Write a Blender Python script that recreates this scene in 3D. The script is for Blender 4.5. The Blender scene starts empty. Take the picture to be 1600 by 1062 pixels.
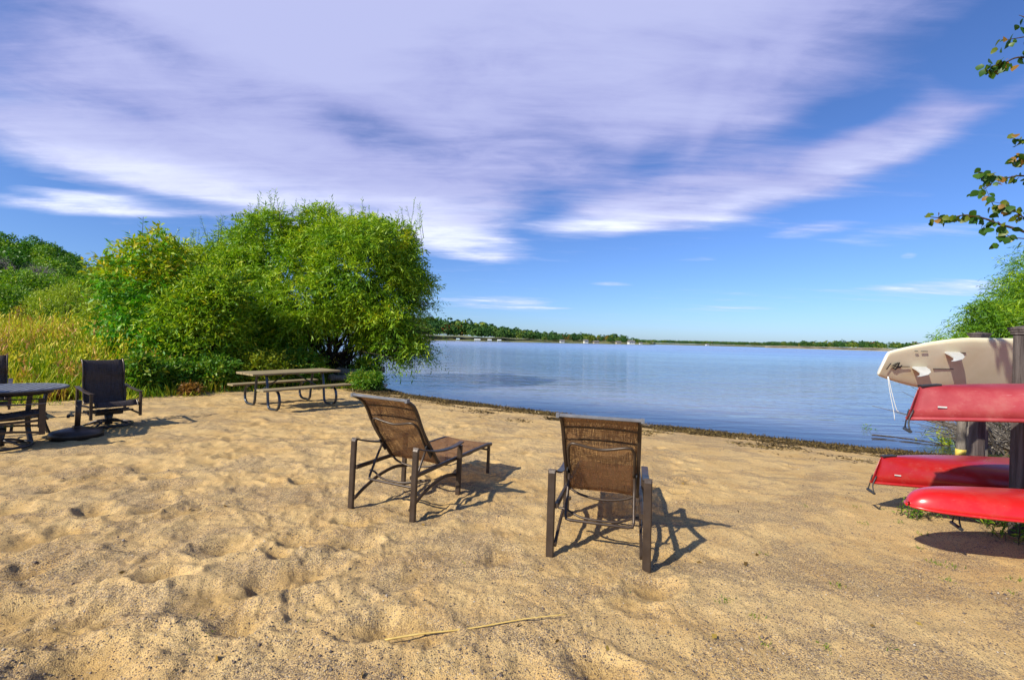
import bpy, math, random
import numpy as np
from mathutils import Vector, Matrix

R = math.radians
scene = bpy.context.scene
COL = scene.collection

# ------------------------------------------------------------------ camera
F, ROLL, CAMH = 670.0, 0.0256, 1.5          # focal length in photo pixels (1600 wide), roll, eye height
cam_d = bpy.data.cameras.new('camera')
cam_d.sensor_width = 36.0
cam_d.lens = 36.0 * F / 1600.0
cam_d.clip_start, cam_d.clip_end = 0.05, 20000
cam = bpy.data.objects.new('camera', cam_d)
COL.objects.link(cam)
cam.location = (0, 0, CAMH)
cam.rotation_euler = (math.pi / 2, -ROLL, 0)
scene.camera = cam

# ------------------------------------------------------------------ exposure
scene.view_settings.view_transform = 'Standard'
scene.view_settings.look = 'None'
scene.view_settings.gamma = 1.0
scene.view_settings.exposure = 1.0
scene.view_settings.use_curve_mapping = False
scene.cycles.max_bounces = 8
scene.cycles.transparent_max_bounces = 12
scene.cycles.caustics_reflective = False
scene.cycles.caustics_refractive = False

SUN_EL, SUN_AZ = R(37.7), R(230.0)          # azimuth clockwise from +Y: behind the camera, to the left

# ------------------------------------------------------------------ node helpers
class NT:
    def __init__(s, tree):
        s.t = tree
    def n(s, typ, **kw):
        nd = s.t.nodes.new(typ)
        for k, v in kw.items():
            if k.startswith('i_'):
                s.put(nd.inputs[int(k[2:])] if k[2:].isdigit() else nd.inputs[k[2:].replace('_', ' ')], v)
            else:
                setattr(nd, k, v)
        return nd
    def put(s, sock, v):
        if isinstance(v, bpy.types.NodeSocket):
            s.t.links.new(v, sock)
        else:
            if hasattr(sock.default_value, '__len__') and len(sock.default_value) == 4 and len(v) == 3:
                v = tuple(v) + (1,)
            sock.default_value = v
    def math(s, op, a, b=0.0, c=0.0, clamp=False):
        nd = s.t.nodes.new('ShaderNodeMath'); nd.operation = op; nd.use_clamp = clamp
        for k, v in enumerate((a, b, c)):
            s.put(nd.inputs[k], v)
        return nd.outputs[0]
    def vmath(s, op, a, b=(0, 0, 0)):
        nd = s.t.nodes.new('ShaderNodeVectorMath'); nd.operation = op
        s.put(nd.inputs[0], a)
        if op == 'SCALE':
            s.put(nd.inputs['Scale'], b)
        else:
            s.put(nd.inputs[1], b)
        return nd.outputs['Value'] if op in ('DOT_PRODUCT', 'LENGTH') else nd.outputs[0]
    def noise(s, vec, scale, detail=4, rough=.55, dist=0.0, dim='3D'):
        nd = s.t.nodes.new('ShaderNodeTexNoise'); nd.noise_dimensions = dim
        s.put(nd.inputs['Vector'], vec)
        nd.inputs['Scale'].default_value = scale; nd.inputs['Detail'].default_value = detail
        nd.inputs['Roughness'].default_value = rough; nd.inputs['Distortion'].default_value = dist
        return nd.outputs[0]
    def rng(s, v, a, b, c=0.0, d=1.0, smooth=True):
        nd = s.t.nodes.new('ShaderNodeMapRange')
        nd.interpolation_type = 'SMOOTHSTEP' if smooth else 'LINEAR'
        s.put(nd.inputs[0], v)
        for k, x in enumerate((a, b, c, d)):
            nd.inputs[k + 1].default_value = x
        return nd.outputs[0]
    def mix(s, f, a, b, mode='MIX'):
        nd = s.t.nodes.new('ShaderNodeMix'); nd.data_type = 'RGBA'; nd.blend_type = mode
        s.put(nd.inputs[0], f); s.put(nd.inputs[6], a); s.put(nd.inputs[7], b)
        return nd.outputs[2]
    def ramp(s, f, stops):
        nd = s.t.nodes.new('ShaderNodeValToRGB')
        s.put(nd.inputs[0], f)
        el = nd.color_ramp.elements
        while len(el) < len(stops):
            el.new(0.5)
        for e, (p, c) in zip(el, stops):
            e.position = p; e.color = tuple(c) + (1,)
        return nd.outputs[0]
    def mapping(s, vec, loc=(0, 0, 0), rot=(0, 0, 0), scl=(1, 1, 1)):
        nd = s.t.nodes.new('ShaderNodeMapping')
        s.put(nd.inputs[0], vec)
        nd.inputs[1].default_value = loc; nd.inputs[2].default_value = rot; nd.inputs[3].default_value = scl
        return nd.outputs[0]
    def sep(s, vec):
        nd = s.t.nodes.new('ShaderNodeSeparateXYZ'); s.put(nd.inputs[0], vec); return nd.outputs
    def comb(s, x, y, z=0.0):
        nd = s.t.nodes.new('ShaderNodeCombineXYZ')
        s.put(nd.inputs[0], x); s.put(nd.inputs[1], y); s.put(nd.inputs[2], z)
        return nd.outputs[0]

# photo pixel -> world helpers, used to work out where a thing stands
def unroll(px, py):
    dx, dy = px - 800.0, py - 531.0
    c, s = math.cos(ROLL), math.sin(ROLL)
    return c * dx + s * dy, -s * dx + c * dy
def at(px, py, Y):
    a, b = unroll(px, py)
    return Vector((a / F * Y, Y, CAMH - b / F * Y))
def on_z(px, py, z):
    a, b = unroll(px, py)
    Y = F * (CAMH - z) / b
    return Vector((a / F * Y, Y, z))

# ------------------------------------------------------------------ sky
world = bpy.data.worlds.new('World'); scene.world = world; world.use_nodes = True
w = NT(world.node_tree)
for nd in list(w.t.nodes):
    w.t.nodes.remove(nd)
KH = 0.07                                    # softens the cloud layer's perspective near the horizon
def cloud_xy(px, py):
    a, b = unroll(px, py)
    d = np.array([a / F, 1.0, -b / F]); d /= np.linalg.norm(d)
    return d[:2] / (d[2] + KH)
sky = w.n('ShaderNodeTexSky', sky_type='NISHITA', sun_disc=False)
sky.sun_elevation = SUN_EL; sky.sun_rotation = SUN_AZ
sky.altitude = 200; sky.air_density = 1.0; sky.dust_density = 0.6; sky.ozone_density = 3.0
clear = w.mix(1.0, sky.outputs[0], (.300, .400, .600), 'MULTIPLY')
tc = w.n('ShaderNodeTexCoord')
dx, dy, dz = w.sep(tc.outputs['Generated'])[:3]
den = w.math('MAXIMUM', w.math('ADD', dz, KH), 0.03)
P = w.comb(w.math('DIVIDE', dx, den), w.math('DIVIDE', dy, den), 0.0)
# cirrus drawn out along two wind directions
def streak(rotdeg, sx, sy, scale, seed, detail=7, rough=.58, dist=.35):
    v = w.mapping(P, (seed, seed * 1.7, seed * .3), (0, 0, R(rotdeg)), (sx, sy, 1))
    return w.noise(v, scale, detail, rough, dist)
warp = w.noise(w.mapping(P, (3, 1, 0)), .55, 3, .5)
nL = streak(-48, .50, 1.35, 1.7, 4.2)
nR = streak(68, .36, 1.9, 1.7, 8.1)
side = w.rng(w.sep(P)[0], -.6, .9)
nmix = w.math('ADD', w.math('MULTIPLY', nL, w.math('SUBTRACT', 1.0, side)), w.math('MULTIPLY', nR, side))
fine = w.math('ADD', w.math('MULTIPLY', w.noise(w.mapping(P, (1.3, 7, 0), (0, 0, R(70)), (.7, 1.4, 1)), 3.4, 8, .62, .5), .6), w.math('MULTIPLY', w.noise(w.mapping(P, (2.3, 1, 0), (0, 0, R(66)), (.28, 2.6, 1)), 3.0, 8, .66, .9), .4))
def blob(px, py, mjx, mjy, mnx, mny):
    """soft elliptical patch of the cloud layer; centre and two half-axes"""
    c = cloud_xy(px, py)
    A = (cloud_xy(px + mjx, py + mjy) - cloud_xy(px - mjx, py - mjy)) / 2
    B = (cloud_xy(px + mnx, py + mny) - cloud_xy(px - mnx, py - mny)) / 2
    M = np.linalg.inv(np.stack([A, B], 1))
    q = w.vmath('SUBTRACT', P, (c[0], c[1], 0))
    a = w.vmath('DOT_PRODUCT', q, (M[0, 0], M[0, 1], 0))
    b = w.vmath('DOT_PRODUCT', q, (M[1, 0], M[1, 1], 0))
    l = w.vmath('LENGTH', w.comb(a, b, 0))
    return w.rng(l, 0.25, 1.1, 1.0, 0.0)
patches = [  # weight, centre px, half axes px
    (.80, 220, 170, 520, 40, -20, 170), (.85, 700, 200, 440, 60, 0, 230), (.85, 1130, 110, 330, 0, -60, 200), (.8, 700, -60, 900, 0, 0, 160),
    (.55, 560, 340, 330, 70, -30, 70), (.50, 740, 385, 130, 26, 0, 36), (.65, 330, 290, 300, 50, 0, 40),
    (.85, 1120, 305, 300, -60, 6, 58), (.55, 930, 352, 130, -14, 0, 34), (.80, 1400, 212, 210, -95, 22, 52), (.35, 1060, 350, 150, -12, 0, 26),
    (.75, 150, 322, 210, 12, 0, 24), (.55, 110, 300, 140, 14, 0, 14), (.55, 790, 476, 130, 6, 0, 15), (.42, 1440, 452, 170, -4, 0, 24), (.40, 1420, 372, 190, -10, 0, 26),
    (.75, 1418, 401, 26, -2, 0, 9), (.55, 960, 443, 60, 0, 0, 6), (.55, 1075, 408, 100, -10, 0, 8), (.40, 1130, 483, 100, 0, 0, 6), (.4, 1260, 362, 90, -14, 0, 14),
    (-.40, 450, 160, 280, 105, -26, 48), (-.22, 620, 235, 120, 70, -40, 45), (-.18, 200, 50, 140, 60, -20, 34),
    (-.65, 1545, 95, 90, -60, 36, 66), (-.25, 1290, 190, 150, -45, 20, 32), (-.22, 840, 305, 70, 30, -30, 34), (-.15, 1020, 250, 40, -60, 30, 24), (-.5, 1560, 300, 130, -20, 0, 26),
    (.20, 1112, 170, 42, -105, 26, 10), (.16, 1200, 110, 75, -95, 34, 16), (-.5, 60, 285, 150, 22, 0, 8), (-.6, 1250, 420, 420, -20, 0, 40),
]
dens = None
for p_ in patches:
    b_ = w.math('MULTIPLY', blob(*p_[1:]), p_[0])
    dens = b_ if dens is None else w.math('ADD', dens, b_)
dens = w.math('ADD', dens, w.math('MULTIPLY', w.math('SUBTRACT', nmix, .5), 1.5))
dens = w.math('ADD', dens, w.math('MULTIPLY', w.math('SUBTRACT', fine, .5), 1.15))
dens = w.math('ADD', dens, -.04)
# unseen sky overhead and behind carries the same broken cloud
cover = w.rng(dens, .02, .92, 0.0, .94)
horiz = w.rng(dz, .0, .10)
cover = w.math('MULTIPLY', cover, horiz)
bright = w.rng(w.math('ADD', w.math('ADD', dens, w.math('MULTIPLY', w.math('SUBTRACT', nmix, .5), .9)), w.math('MULTIPLY', w.math('SUBTRACT', fine, .5), .9)), .35, 1.5)
low = w.rng(w.math('ADD', dz, w.math('MULTIPLY', w.math('SUBTRACT', nL, .5), .25)), .14, .36)
cl_hi = w.mix(bright, (.185, .200, .370), (.255, .272, .430))
cl_lo = w.mix(bright, (.33, .37, .53), (.64, .67, .74))
cl = w.vmath('SCALE', w.mix(low, cl_lo, cl_hi), 8.3)
skycol = w.mix(cover, clear, cl)
bg = w.n('ShaderNodeBackground'); w.put(bg.inputs[0], skycol); bg.inputs[1].default_value = 0.13
wo = w.n('ShaderNodeOutputWorld'); w.put(wo.inputs[0], bg.outputs[0])

# ------------------------------------------------------------------ sun
sun_d = bpy.data.lights.new('sun', 'SUN'); sun_d.energy = 3.3; sun_d.angle = R(0.9); sun_d.color = (1.0, .945, .80)
sun = bpy.data.objects.new('sun', sun_d); COL.objects.link(sun)
sdir = Vector((math.sin(SUN_AZ) * math.cos(SUN_EL), math.cos(SUN_AZ) * math.cos(SUN_EL), math.sin(SUN_EL)))
sun.rotation_euler = sdir.to_track_quat('Z', 'Y').to_euler()
sun.location = (-20, -20, 30)

# ================================================================== mesh tools
def tag(o, label=None, cat=None, group=None, kind=None):
    if label: o['label'] = label
    if cat: o['category'] = cat
    if group: o['group'] = group
    if kind: o['kind'] = kind
    return o
def empty(name, loc=(0, 0, 0), rz=0.0):
    o = bpy.data.objects.new(name, None); COL.objects.link(o)
    o.empty_display_size = .2; o.location = loc; o.rotation_euler = (0, 0, rz)
    return o
def link(name, me, mat=None, parent=None):
    o = bpy.data.objects.new(name, me); COL.objects.link(o)
    if mat is not None and len(me.materials) == 0: me.materials.append(mat)
    if parent is not None: o.parent = parent
    return o
def copy_tree(o, parent=None):
    c = o.copy(); COL.objects.link(c); c.parent = parent
    for ch in o.children:
        copy_tree(ch, c)
    return c
def mesh_np(name, co, faces, attrs=None, smooth=False):
    """co (n,3); faces (m,k) with constant k"""
    me = bpy.data.meshes.new(name)
    co = np.ascontiguousarray(co, dtype=np.float32); faces = np.ascontiguousarray(faces, dtype=np.int32)
    m, k = faces.shape
    me.vertices.add(len(co)); me.vertices.foreach_set('co', co.ravel())
    me.loops.add(m * k); me.loops.foreach_set('vertex_index', faces.ravel())
    me.polygons.add(m); me.polygons.foreach_set('loop_start', np.arange(0, m * k, k, dtype=np.int32))
    if smooth: me.polygons.foreach_set('use_smooth', np.ones(m, dtype=bool))
    for an, av in (attrs or {}).items():
        a = me.attributes.new(an, 'FLOAT', 'POINT'); a.data.foreach_set('value', np.ascontiguousarray(av, dtype=np.float32))
    me.update(calc_edges=True)
    return me
class MB:
    def __init__(s): s.v = []; s.f = []
    def add(s, vs, fs):
        o = len(s.v); s.v += [tuple(p) for p in vs]; s.f += [tuple(i + o for i in q) for q in fs]; return s
    def box(s, c, size, rot=None, bev=0.0):
        hx, hy, hz = (d / 2 for d in size)
        vs = [Vector((x * hx, y * hy, z * hz)) for z in (-1, 1) for x, y in ((-1, -1), (1, -1), (1, 1), (-1, 1))]
        if rot is not None: vs = [rot @ v for v in vs]
        c = Vector(c)
        return s.add([v + c for v in vs], [(3, 2, 1, 0), (4, 5, 6, 7), (0, 1, 5, 4), (1, 2, 6, 5), (2, 3, 7, 6), (3, 0, 4, 7)])
    def sweep(s, path, sec, side):
        path = [Vector(p) for p in path]; side = Vector(side); n = len(sec); vs = []
        for i, p in enumerate(path):
            t = (path[min(i + 1, len(path) - 1)] - path[max(i - 1, 0)]).normalized()
            nn = t.cross(side).normalized(); sd = nn.cross(t).normalized()
            vs += [p + sd * a + nn * b for a, b in sec]
        fs = [(i * n + j, i * n + (j + 1) % n, (i + 1) * n + (j + 1) % n, (i + 1) * n + j) for i in range(len(path) - 1) for j in range(n)]
        fs += [tuple(reversed(range(n))), tuple(range((len(path) - 1) * n, len(path) * n))]
        return s.add(vs, fs)
    def bar(s, path, wd, th, side=(1, 0, 0)):
        a, b, c = wd / 2, th / 2, min(wd, th) * .22
        sec = [(-a + c, -b), (a - c, -b), (a, -b + c), (a, b - c), (a - c, b), (-a + c, b), (-a, b - c), (-a, -b + c)]
        return s.sweep(path, sec, side)
    def tube(s, path, r, n=8):
        path = [Vector(p) for p in path]; rs = r if hasattr(r, '__len__') else [r] * len(path); vs = []; ref = None
        for i, p in enumerate(path):
            t = (path[min(i + 1, len(path) - 1)] - path[max(i - 1, 0)]).normalized()
            if ref is None: ref = Vector((0, 0, 1)) if abs(t.z) < .9 else Vector((1, 0, 0))
            u = (ref - t * ref.dot(t)).normalized(); ref = u; v = t.cross(u)
            vs += [p + (u * math.cos(2 * math.pi * j / n) + v * math.sin(2 * math.pi * j / n)) * rs[i] for j in range(n)]
        fs = [(i * n + j, i * n + (j + 1) % n, (i + 1) * n + (j + 1) % n, (i + 1) * n + j) for i in range(len(path) - 1) for j in range(n)]
        fs += [tuple(reversed(range(n))), tuple(range((len(path) - 1) * n, len(path) * n))]
        return s.add(vs, fs)
    def lathe(s, prof, n=32, c=(0, 0, 0)):
        c = Vector(c); vs = []
        for r, z in prof:
            vs += [c + Vector((r * math.cos(2 * math.pi * j / n), r * math.sin(2 * math.pi * j / n), z)) for j in range(n)]
        fs = [(i * n + j, i * n + (j + 1) % n, (i + 1) * n + (j + 1) % n, (i + 1) * n + j) for i in range(len(prof) - 1) for j in range(n)]
        fs += [tuple(reversed(range(n))), tuple(range((len(prof) - 1) * n, len(prof) * n))]
        return s.add(vs, fs)
    def sheet(s, path, wd, th=.005, sag=0.0, nx=8):
        """fabric slung across x, following a path in the yz plane"""
        path = [Vector(p) for p in path]; vs = []; m = nx + 1
        for lay in (1, -1):
            for i, p in enumerate(path):
                t = (path[min(i + 1, len(path) - 1)] - path[max(i - 1, 0)]).normalized()
                nn = Vector((1, 0, 0)).cross(t).normalized()
                for j in range(m):
                    u = j / nx * 2 - 1
                    vs.append(p + Vector((u * wd / 2, 0, 0)) + nn * (lay * th / 2 - sag * (1 - u * u)))
        K = len(path) * m; fs = []
        for i in range(len(path) - 1):
            for j in range(nx):
                a = i * m + j
                fs += [(a, a + 1, a + m + 1, a + m), (K + a, K + a + m, K + a + m + 1, K + a + 1)]
            for j in (0, nx):
                a = i * m + j
                fs.append((a, a + m, K + a + m, K + a) if j == 0 else (a, K + a, K + a + m, a + m))
        for i in (0, len(path) - 1):
            for j in range(nx):
                a = i * m + j
                fs.append((a, K + a, K + a + 1, a + 1) if i == 0 else (a, a + 1, K + a + 1, K + a))
        return s.add(vs, fs)
    def build(s, name, mat, parent=None, smooth=False):
        me = bpy.data.meshes.new(name)
        me.from_pydata(s.v, [], s.f)
        if smooth:
            for p in me.polygons: p.use_smooth = len(p.vertices) <= 4
        me.update()
        return link(name, me, mat, parent)
def curve(pts, n=6):
    """Catmull-Rom through points"""
    P_ = [Vector(p) for p in pts]; P_ = [P_[0] * 2 - P_[1]] + P_ + [P_[-1] * 2 - P_[-2]]; out = []
    for i in range(1, len(P_) - 2):
        a, b, c, d = P_[i - 1:i + 3]
        for k in range(n):
            t = k / n
            out.append(.5 * ((2 * b) + (c - a) * t + (2 * a - 5 * b + 4 * c - d) * t * t + (3 * b - a - 3 * c + d) * t ** 3))
    out.append(P_[-2]); return out

# ================================================================== materials
def new_mat(name):
    m = bpy.data.materials.new(name); m.use_nodes = True
    t = NT(m.node_tree); p = m.node_tree.nodes['Principled BSDF']
    return m, t, p
def simple(name, c1, c2, rough=.5, scale=6.0, bump=.0, metal=0.0, spec=.5, stretch=(1, 1, 1), coat=0.0, bscale=None, scuff=0.0):
    m, t, p = new_mat(name)
    o = t.n('ShaderNodeTexCoord').outputs['Object']
    v = t.mapping(o, scl=stretch)
    n = t.noise(v, scale, 6, .6)
    base = t.mix(t.rng(n, .3, .7), c1, c2)
    if scuff:
        sc1_ = t.rng(t.noise(t.mapping(o, rot=(0, .12, .05), scl=(1.5, 40, 60)), 1.6, 6, .7, .4), .60, .74)
        sc2_ = t.rng(t.noise(t.mapping(o, rot=(.2, -.5, .1), scl=(3, 50, 70)), 1.2, 5, .7, .8), .66, .76)
        dirt = t.rng(t.noise(o, 3.2, 7, .68), .52, .80)
        base = t.mix(t.math('MULTIPLY', t.math('MAXIMUM', sc1_, sc2_), scuff), base, (.62, .36, .34))
        base = t.mix(t.math('MULTIPLY', dirt, scuff * .7), base, (.36, .24, .17))
    t.put(p.inputs['Base Color'], base)
    t.put(p.inputs['Roughness'], t.rng(t.noise(v, scale * 2.3, 4), .2, .8, rough * .8, min(1, rough * 1.2)))
    p.inputs['Metallic'].default_value = metal; p.inputs['Specular IOR Level'].default_value = spec
    if coat: p.inputs['Coat Weight'].default_value = coat; p.inputs['Coat Roughness'].default_value = .25
    if bump:
        b = t.n('ShaderNodeBump'); b.inputs['Strength'].default_value = bump; b.inputs['Distance'].default_value = .01
        t.put(b.inputs['Height'], t.noise(v, bscale or scale * 4, 5)); t.put(p.inputs['Normal'], b.outputs[0])
    return m
def leafmat(name, stops, trans=.34, rough=.5):
    m, t, p = new_mat(name)
    a = t.n('ShaderNodeAttribute', attribute_name='rnd').outputs['Fac']
    c = t.ramp(a, stops)
    t.put(p.inputs['Base Color'], c); p.inputs['Roughness'].default_value = rough; p.inputs['Specular IOR Level'].default_value = .35
    tr = t.n('ShaderNodeBsdfTranslucent')
    t.put(tr.inputs[0], t.mix(1.0, c, (1.0, 1.1, .5), 'MULTIPLY'))
    mx = t.n('ShaderNodeMixShader'); mx.inputs[0].default_value = trans
    t.put(mx.inputs[1], p.outputs[0]); t.put(mx.inputs[2], tr.outputs[0])
    t.put(m.node_tree.nodes['Material Output'].inputs[0], mx.outputs[0])
    return m

M = {}
M['bronze'] = simple('bronze_powder_coat', (.045, .029, .020), (.070, .047, .033), .42, 9, .12, .25, .5)
M['dark_metal'] = simple('dark_metal', (.030, .025, .027), (.052, .044, .046), .4, 9, .12, .3)
M['grey_metal'] = simple('table_top_metal', (.15, .15, .16), (.22, .22, .235), .42, 9, .1, .4)
M['galv'] = simple('galvanised_tube', (.045, .05, .06), (.09, .10, .12), .32, 14, .1, .7)
M['plank'] = simple('weathered_plank', (.20, .150, .075), (.34, .265, .145), .75, 4, .5, 0, .3, (.35, 5, 5))
M['post'] = simple('weathered_post', (.055, .042, .040), (.14, .115, .105), .85, 5, .8, 0, .2, (6, 6, .4))
M['grey_post'] = simple('grey_post', (.13, .11, .095), (.24, .21, .18), .85, 5, .8, 0, .2, (6, 6, .4))
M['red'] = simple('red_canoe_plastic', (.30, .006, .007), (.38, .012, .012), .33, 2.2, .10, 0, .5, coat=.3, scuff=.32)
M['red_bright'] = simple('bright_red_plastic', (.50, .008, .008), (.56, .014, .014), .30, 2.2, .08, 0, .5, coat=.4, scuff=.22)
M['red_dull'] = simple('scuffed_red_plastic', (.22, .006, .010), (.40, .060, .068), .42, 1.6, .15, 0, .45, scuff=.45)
M['black'] = simple('black_rubber', (.012, .012, .014), (.03, .03, .034), .5, 12)
M['cream'] = simple('cream_board', (.70, .62, .42), (.77, .70, .51), .45, 3, .0, 0, .4)
M['white'] = simple('white_paint', (.72, .72, .68), (.80, .80, .77), .5, 3)
M['fin'] = simple('grey_fin', (.40, .40, .39), (.55, .55, .53), .35, 6)
M['bark'] = simple('bark', (.035, .024, .016), (.10, .075, .055), .9, 9, 1.0, 0, .1, (3, 3, .6))
M['bark_grey'] = simple('grey_bark', (.11, .095, .08), (.24, .21, .18), .9, 9, 1.0, 0, .1, (3, 3, .6))
M['straw'] = simple('dry_reed_stem', (.50, .33, .08), (.62, .44, .14), .6, 12, .2)
M['yellow_tape'] = simple('yellow_paint', (.55, .40, .05), (.65, .48, .08), .6, 10)
M['roof'] = simple('roof_shingle', (.10, .09, .085), (.18, .16, .15), .9, 1)
M['house_a'] = simple('pale_siding', (.62, .60, .56), (.72, .70, .66), .7, 1)
M['house_b'] = simple('tan_siding', (.42, .34, .25), (.52, .43, .33), .7, 1)
M['glass'] = simple('dark_glass', (.03, .035, .04), (.05, .055, .06), .1, 1)
M['turquoise'] = simple('pale_canopy', (.50, .66, .66), (.60, .72, .72), .6, 1)

def sling_mat(name, c1, c2, alpha):
    m, t, p = new_mat(name)
    o = t.n('ShaderNodeTexCoord').outputs['Object']
    a = t.noise(t.mapping(o, scl=(420, 9, 9)), 1.0, 2, .5)
    b = t.noise(t.mapping(o, scl=(9, 420, 420)), 1.0, 2, .5)
    wv = t.math('ADD', t.math('MULTIPLY', a, .5), t.math('MULTIPLY', b, .5))
    blot = t.noise(o, 7, 4)
    f = t.math('ADD', t.rng(wv, .38, .62), t.math('MULTIPLY', t.math('SUBTRACT', blot, .5), .5), clamp=True)
    c = t.mix(f, c1, c2)
    t.put(p.inputs['Base Color'], c); p.inputs['Roughness'].default_value = .6; p.inputs['Specular IOR Level'].default_value = .3
    tl = t.n('ShaderNodeBsdfTranslucent'); t.put(tl.inputs[0], c)
    tp = t.n('ShaderNodeBsdfTransparent'); tp.inputs[0].default_value = (1, .9, .78, 1)
    m1 = t.n('ShaderNodeMixShader'); m1.inputs[0].default_value = .42
    t.put(m1.inputs[1], p.outputs[0]); t.put(m1.inputs[2], tl.outputs[0])
    m2 = t.n('ShaderNodeMixShader')
    t.put(m2.inputs[0], t.math('MULTIPLY', t.rng(wv, .55, .40), alpha))
    t.put(m2.inputs[1], m1.outputs[0]); t.put(m2.inputs[2], tp.outputs[0])
    t.put(m.node_tree.nodes['Material Output'].inputs[0], m2.outputs[0])
    return m
M['sling'] = sling_mat('brown_mesh_sling', (.19, .085, .035), (.43, .25, .12), .90)
M['sling_dark'] = sling_mat('charcoal_mesh_sling', (.055, .045, .044), (.125, .105, .105), .18)

LEAF = {
 'willow': leafmat('willow_leaf', [(0, (0.039, 0.131, 0.009)), (.3, (0.143, 0.294, 0.011)), (.62, (0.325, 0.469, 0.015)), (.85, (0.468, 0.537, 0.018)), (1, (0.720, 0.550, 0.022))]),
 'willow_y': leafmat('willow_leaf_yellow', [(0, (0.104, 0.200, 0.007)), (.4, (0.221, 0.312, 0.012)), (.8, (0.390, 0.388, 0.017)), (1, (0.572, 0.400, 0.018))]),
 'ash': leafmat('young_tree_leaf', [(0, (0.046, 0.200, 0.013)), (.45, (0.117, 0.350, 0.013)), (.72, (0.364, 0.450, 0.013)), (1, (0.720, 0.500, 0.018))]),
 'weed': leafmat('weed_leaf', [(0, (0.046, 0.150, 0.012)), (.5, (0.104, 0.250, 0.013)), (.8, (0.260, 0.350, 0.022)), (1, (0.494, 0.375, 0.053))]),
 'dark': leafmat('hill_leaf', [(0, (0.029, 0.106, 0.011)), (.5, (0.065, 0.188, 0.013)), (.85, (0.143, 0.263, 0.015)), (1, (0.247, 0.300, 0.018))]),
 'mid': leafmat('mid_leaf', [(0, (0.065, 0.175, 0.011)), (.5, (0.156, 0.300, 0.013)), (.9, (0.312, 0.413, 0.018)), (1, (0.429, 0.425, 0.022))]),
 'lime': leafmat('lime_leaf', [(0, (.16, .25, .012)), (.5, (.33, .42, .018)), (1, (.50, .52, .03))]),
 'rust': leafmat('rust_leaf', [(0, (.14, .07, .016)), (.5, (.28, .13, .028)), (1, (.38, .20, .045))]),
 'bare': leafmat('bare_twig', [(0, (.13, .10, .10)), (1, (.26, .21, .21))], .1),
 'grass': leafmat('meadow_blade', [(0, (0.091, 0.213, 0.009)), (.35, (0.286, 0.388, 0.012)), (.62, (0.585, 0.537, 0.022)), (.82, (0.676, 0.475, 0.068)), (1, (0.520, 0.250, 0.083))], .3, .6),
 'tuft': leafmat('tuft_blade', [(0, (.06, .14, .012)), (1, (.26, .28, .03))], .3, .6),
 'near': leafmat('broad_leaf', [(0, (.03, .10, .014)), (.5, (.07, .16, .014)), (.8, (.18, .20, .016)), (1, (.34, .14, .03))], .45, .4),
 'dead': leafmat('fallen_leaf', [(0, (.09, .055, .02)), (.5, (.26, .15, .03)), (1, (.40, .28, .05))], .2, .7),
 'far': leafmat('far_leaf', [(0, (0.022, 0.077, 0.014)), (.4, (0.040, 0.112, 0.016)), (.7, (0.097, 0.163, 0.016)), (.92, (0.218, 0.217, 0.014)), (1, (0.242, 0.069, 0.019))], .2, .7),
}

# ================================================================== terrain
_rs = np.random.RandomState(7)
_G = _rs.rand(512) * 2 * np.pi; _PERM = _rs.permutation(512)
def perlin(x, y, seed=0):
    x = np.asarray(x, float) + seed * 17.31; y = np.asarray(y, float) - seed * 9.77
    xi = np.floor(x).astype(int); yi = np.floor(y).astype(int); xf = x - xi; yf = y - yi
    def g(a, b):
        h = _G[_PERM[(_PERM[a & 511] + b) & 511]]; return np.cos(h), np.sin(h)
    u = xf * xf * xf * (xf * (xf * 6 - 15) + 10); v = yf * yf * yf * (yf * (yf * 6 - 15) + 10)
    def d(a, b):
        gx, gy = g(xi + a, yi + b); return gx * (xf - a) + gy * (yf - b)
    n0 = d(0, 0) * (1 - u) + d(1, 0) * u; n1 = d(0, 1) * (1 - u) + d(1, 1) * u
    return (n0 * (1 - v) + n1 * v) * 1.5
def fbm(x, y, o=4, seed=0):
    s = 0; a = 1; f = 1
    for k in range(o):
        s = s + a * perlin(x * f, y * f, seed + k); a *= .5; f *= 2.03
    return s
WATER = -0.35
LAND = [(-4000, 2400), (-800, 900), (-300, 420), (-120, 190), (-45, 70), (-18, 30), (-9.5, 21), (-6, 18.3), (-4.75, 16.6), (-4.45, 15.2), (-3.3, 13.8),
        (1.3, 10.9), (2.96, 9.9), (6.84, 7.9), (8.3, 7.3), (9.3, 8.0), (10.9, 10.4), (14.9, 14.2), (25.5, 24), (63, 60), (300, 290), (1500, 1250), (4000, 2600),
        (6000, -6000), (-6000, -6000)]
VEG = [(-60, 5.5), (-13, 7.7), (-9.8, 8.2), (-8.7, 9.2), (-8.15, 9.9), (-7.5, 11.2), (-6.6, 12.9), (-5.4, 14.1), (-4.5, 15.0), (-3.9, 15.6), (-4.2, 60), (-80, 90)]
def inside(x, y, poly):
    r = np.zeros(x.shape, bool); n = len(poly)
    for i in range(n):
        (x1, y1), (x2, y2) = poly[i], poly[(i + 1) % n]
        if y1 == y2: continue
        r ^= ((y1 > y) != (y2 > y)) & (x < (x2 - x1) * (y - y1) / (y2 - y1) + x1)
    return r
def shore_sd(x, y):
    x = np.asarray(x, float); y = np.asarray(y, float)
    d = np.full(x.shape, 1e9)
    for (x1, y1), (x2, y2) in zip(LAND[:-3], LAND[1:-2]):
        ex, ey = x2 - x1, y2 - y1
        t = np.clip(((x - x1) * ex + (y - y1) * ey) / (ex * ex + ey * ey), 0, 1)
        d = np.minimum(d, np.hypot(x - x1 - t * ex, y - y1 - t * ey))
    return np.where(inside(x, y, LAND), d, -d)
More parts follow.
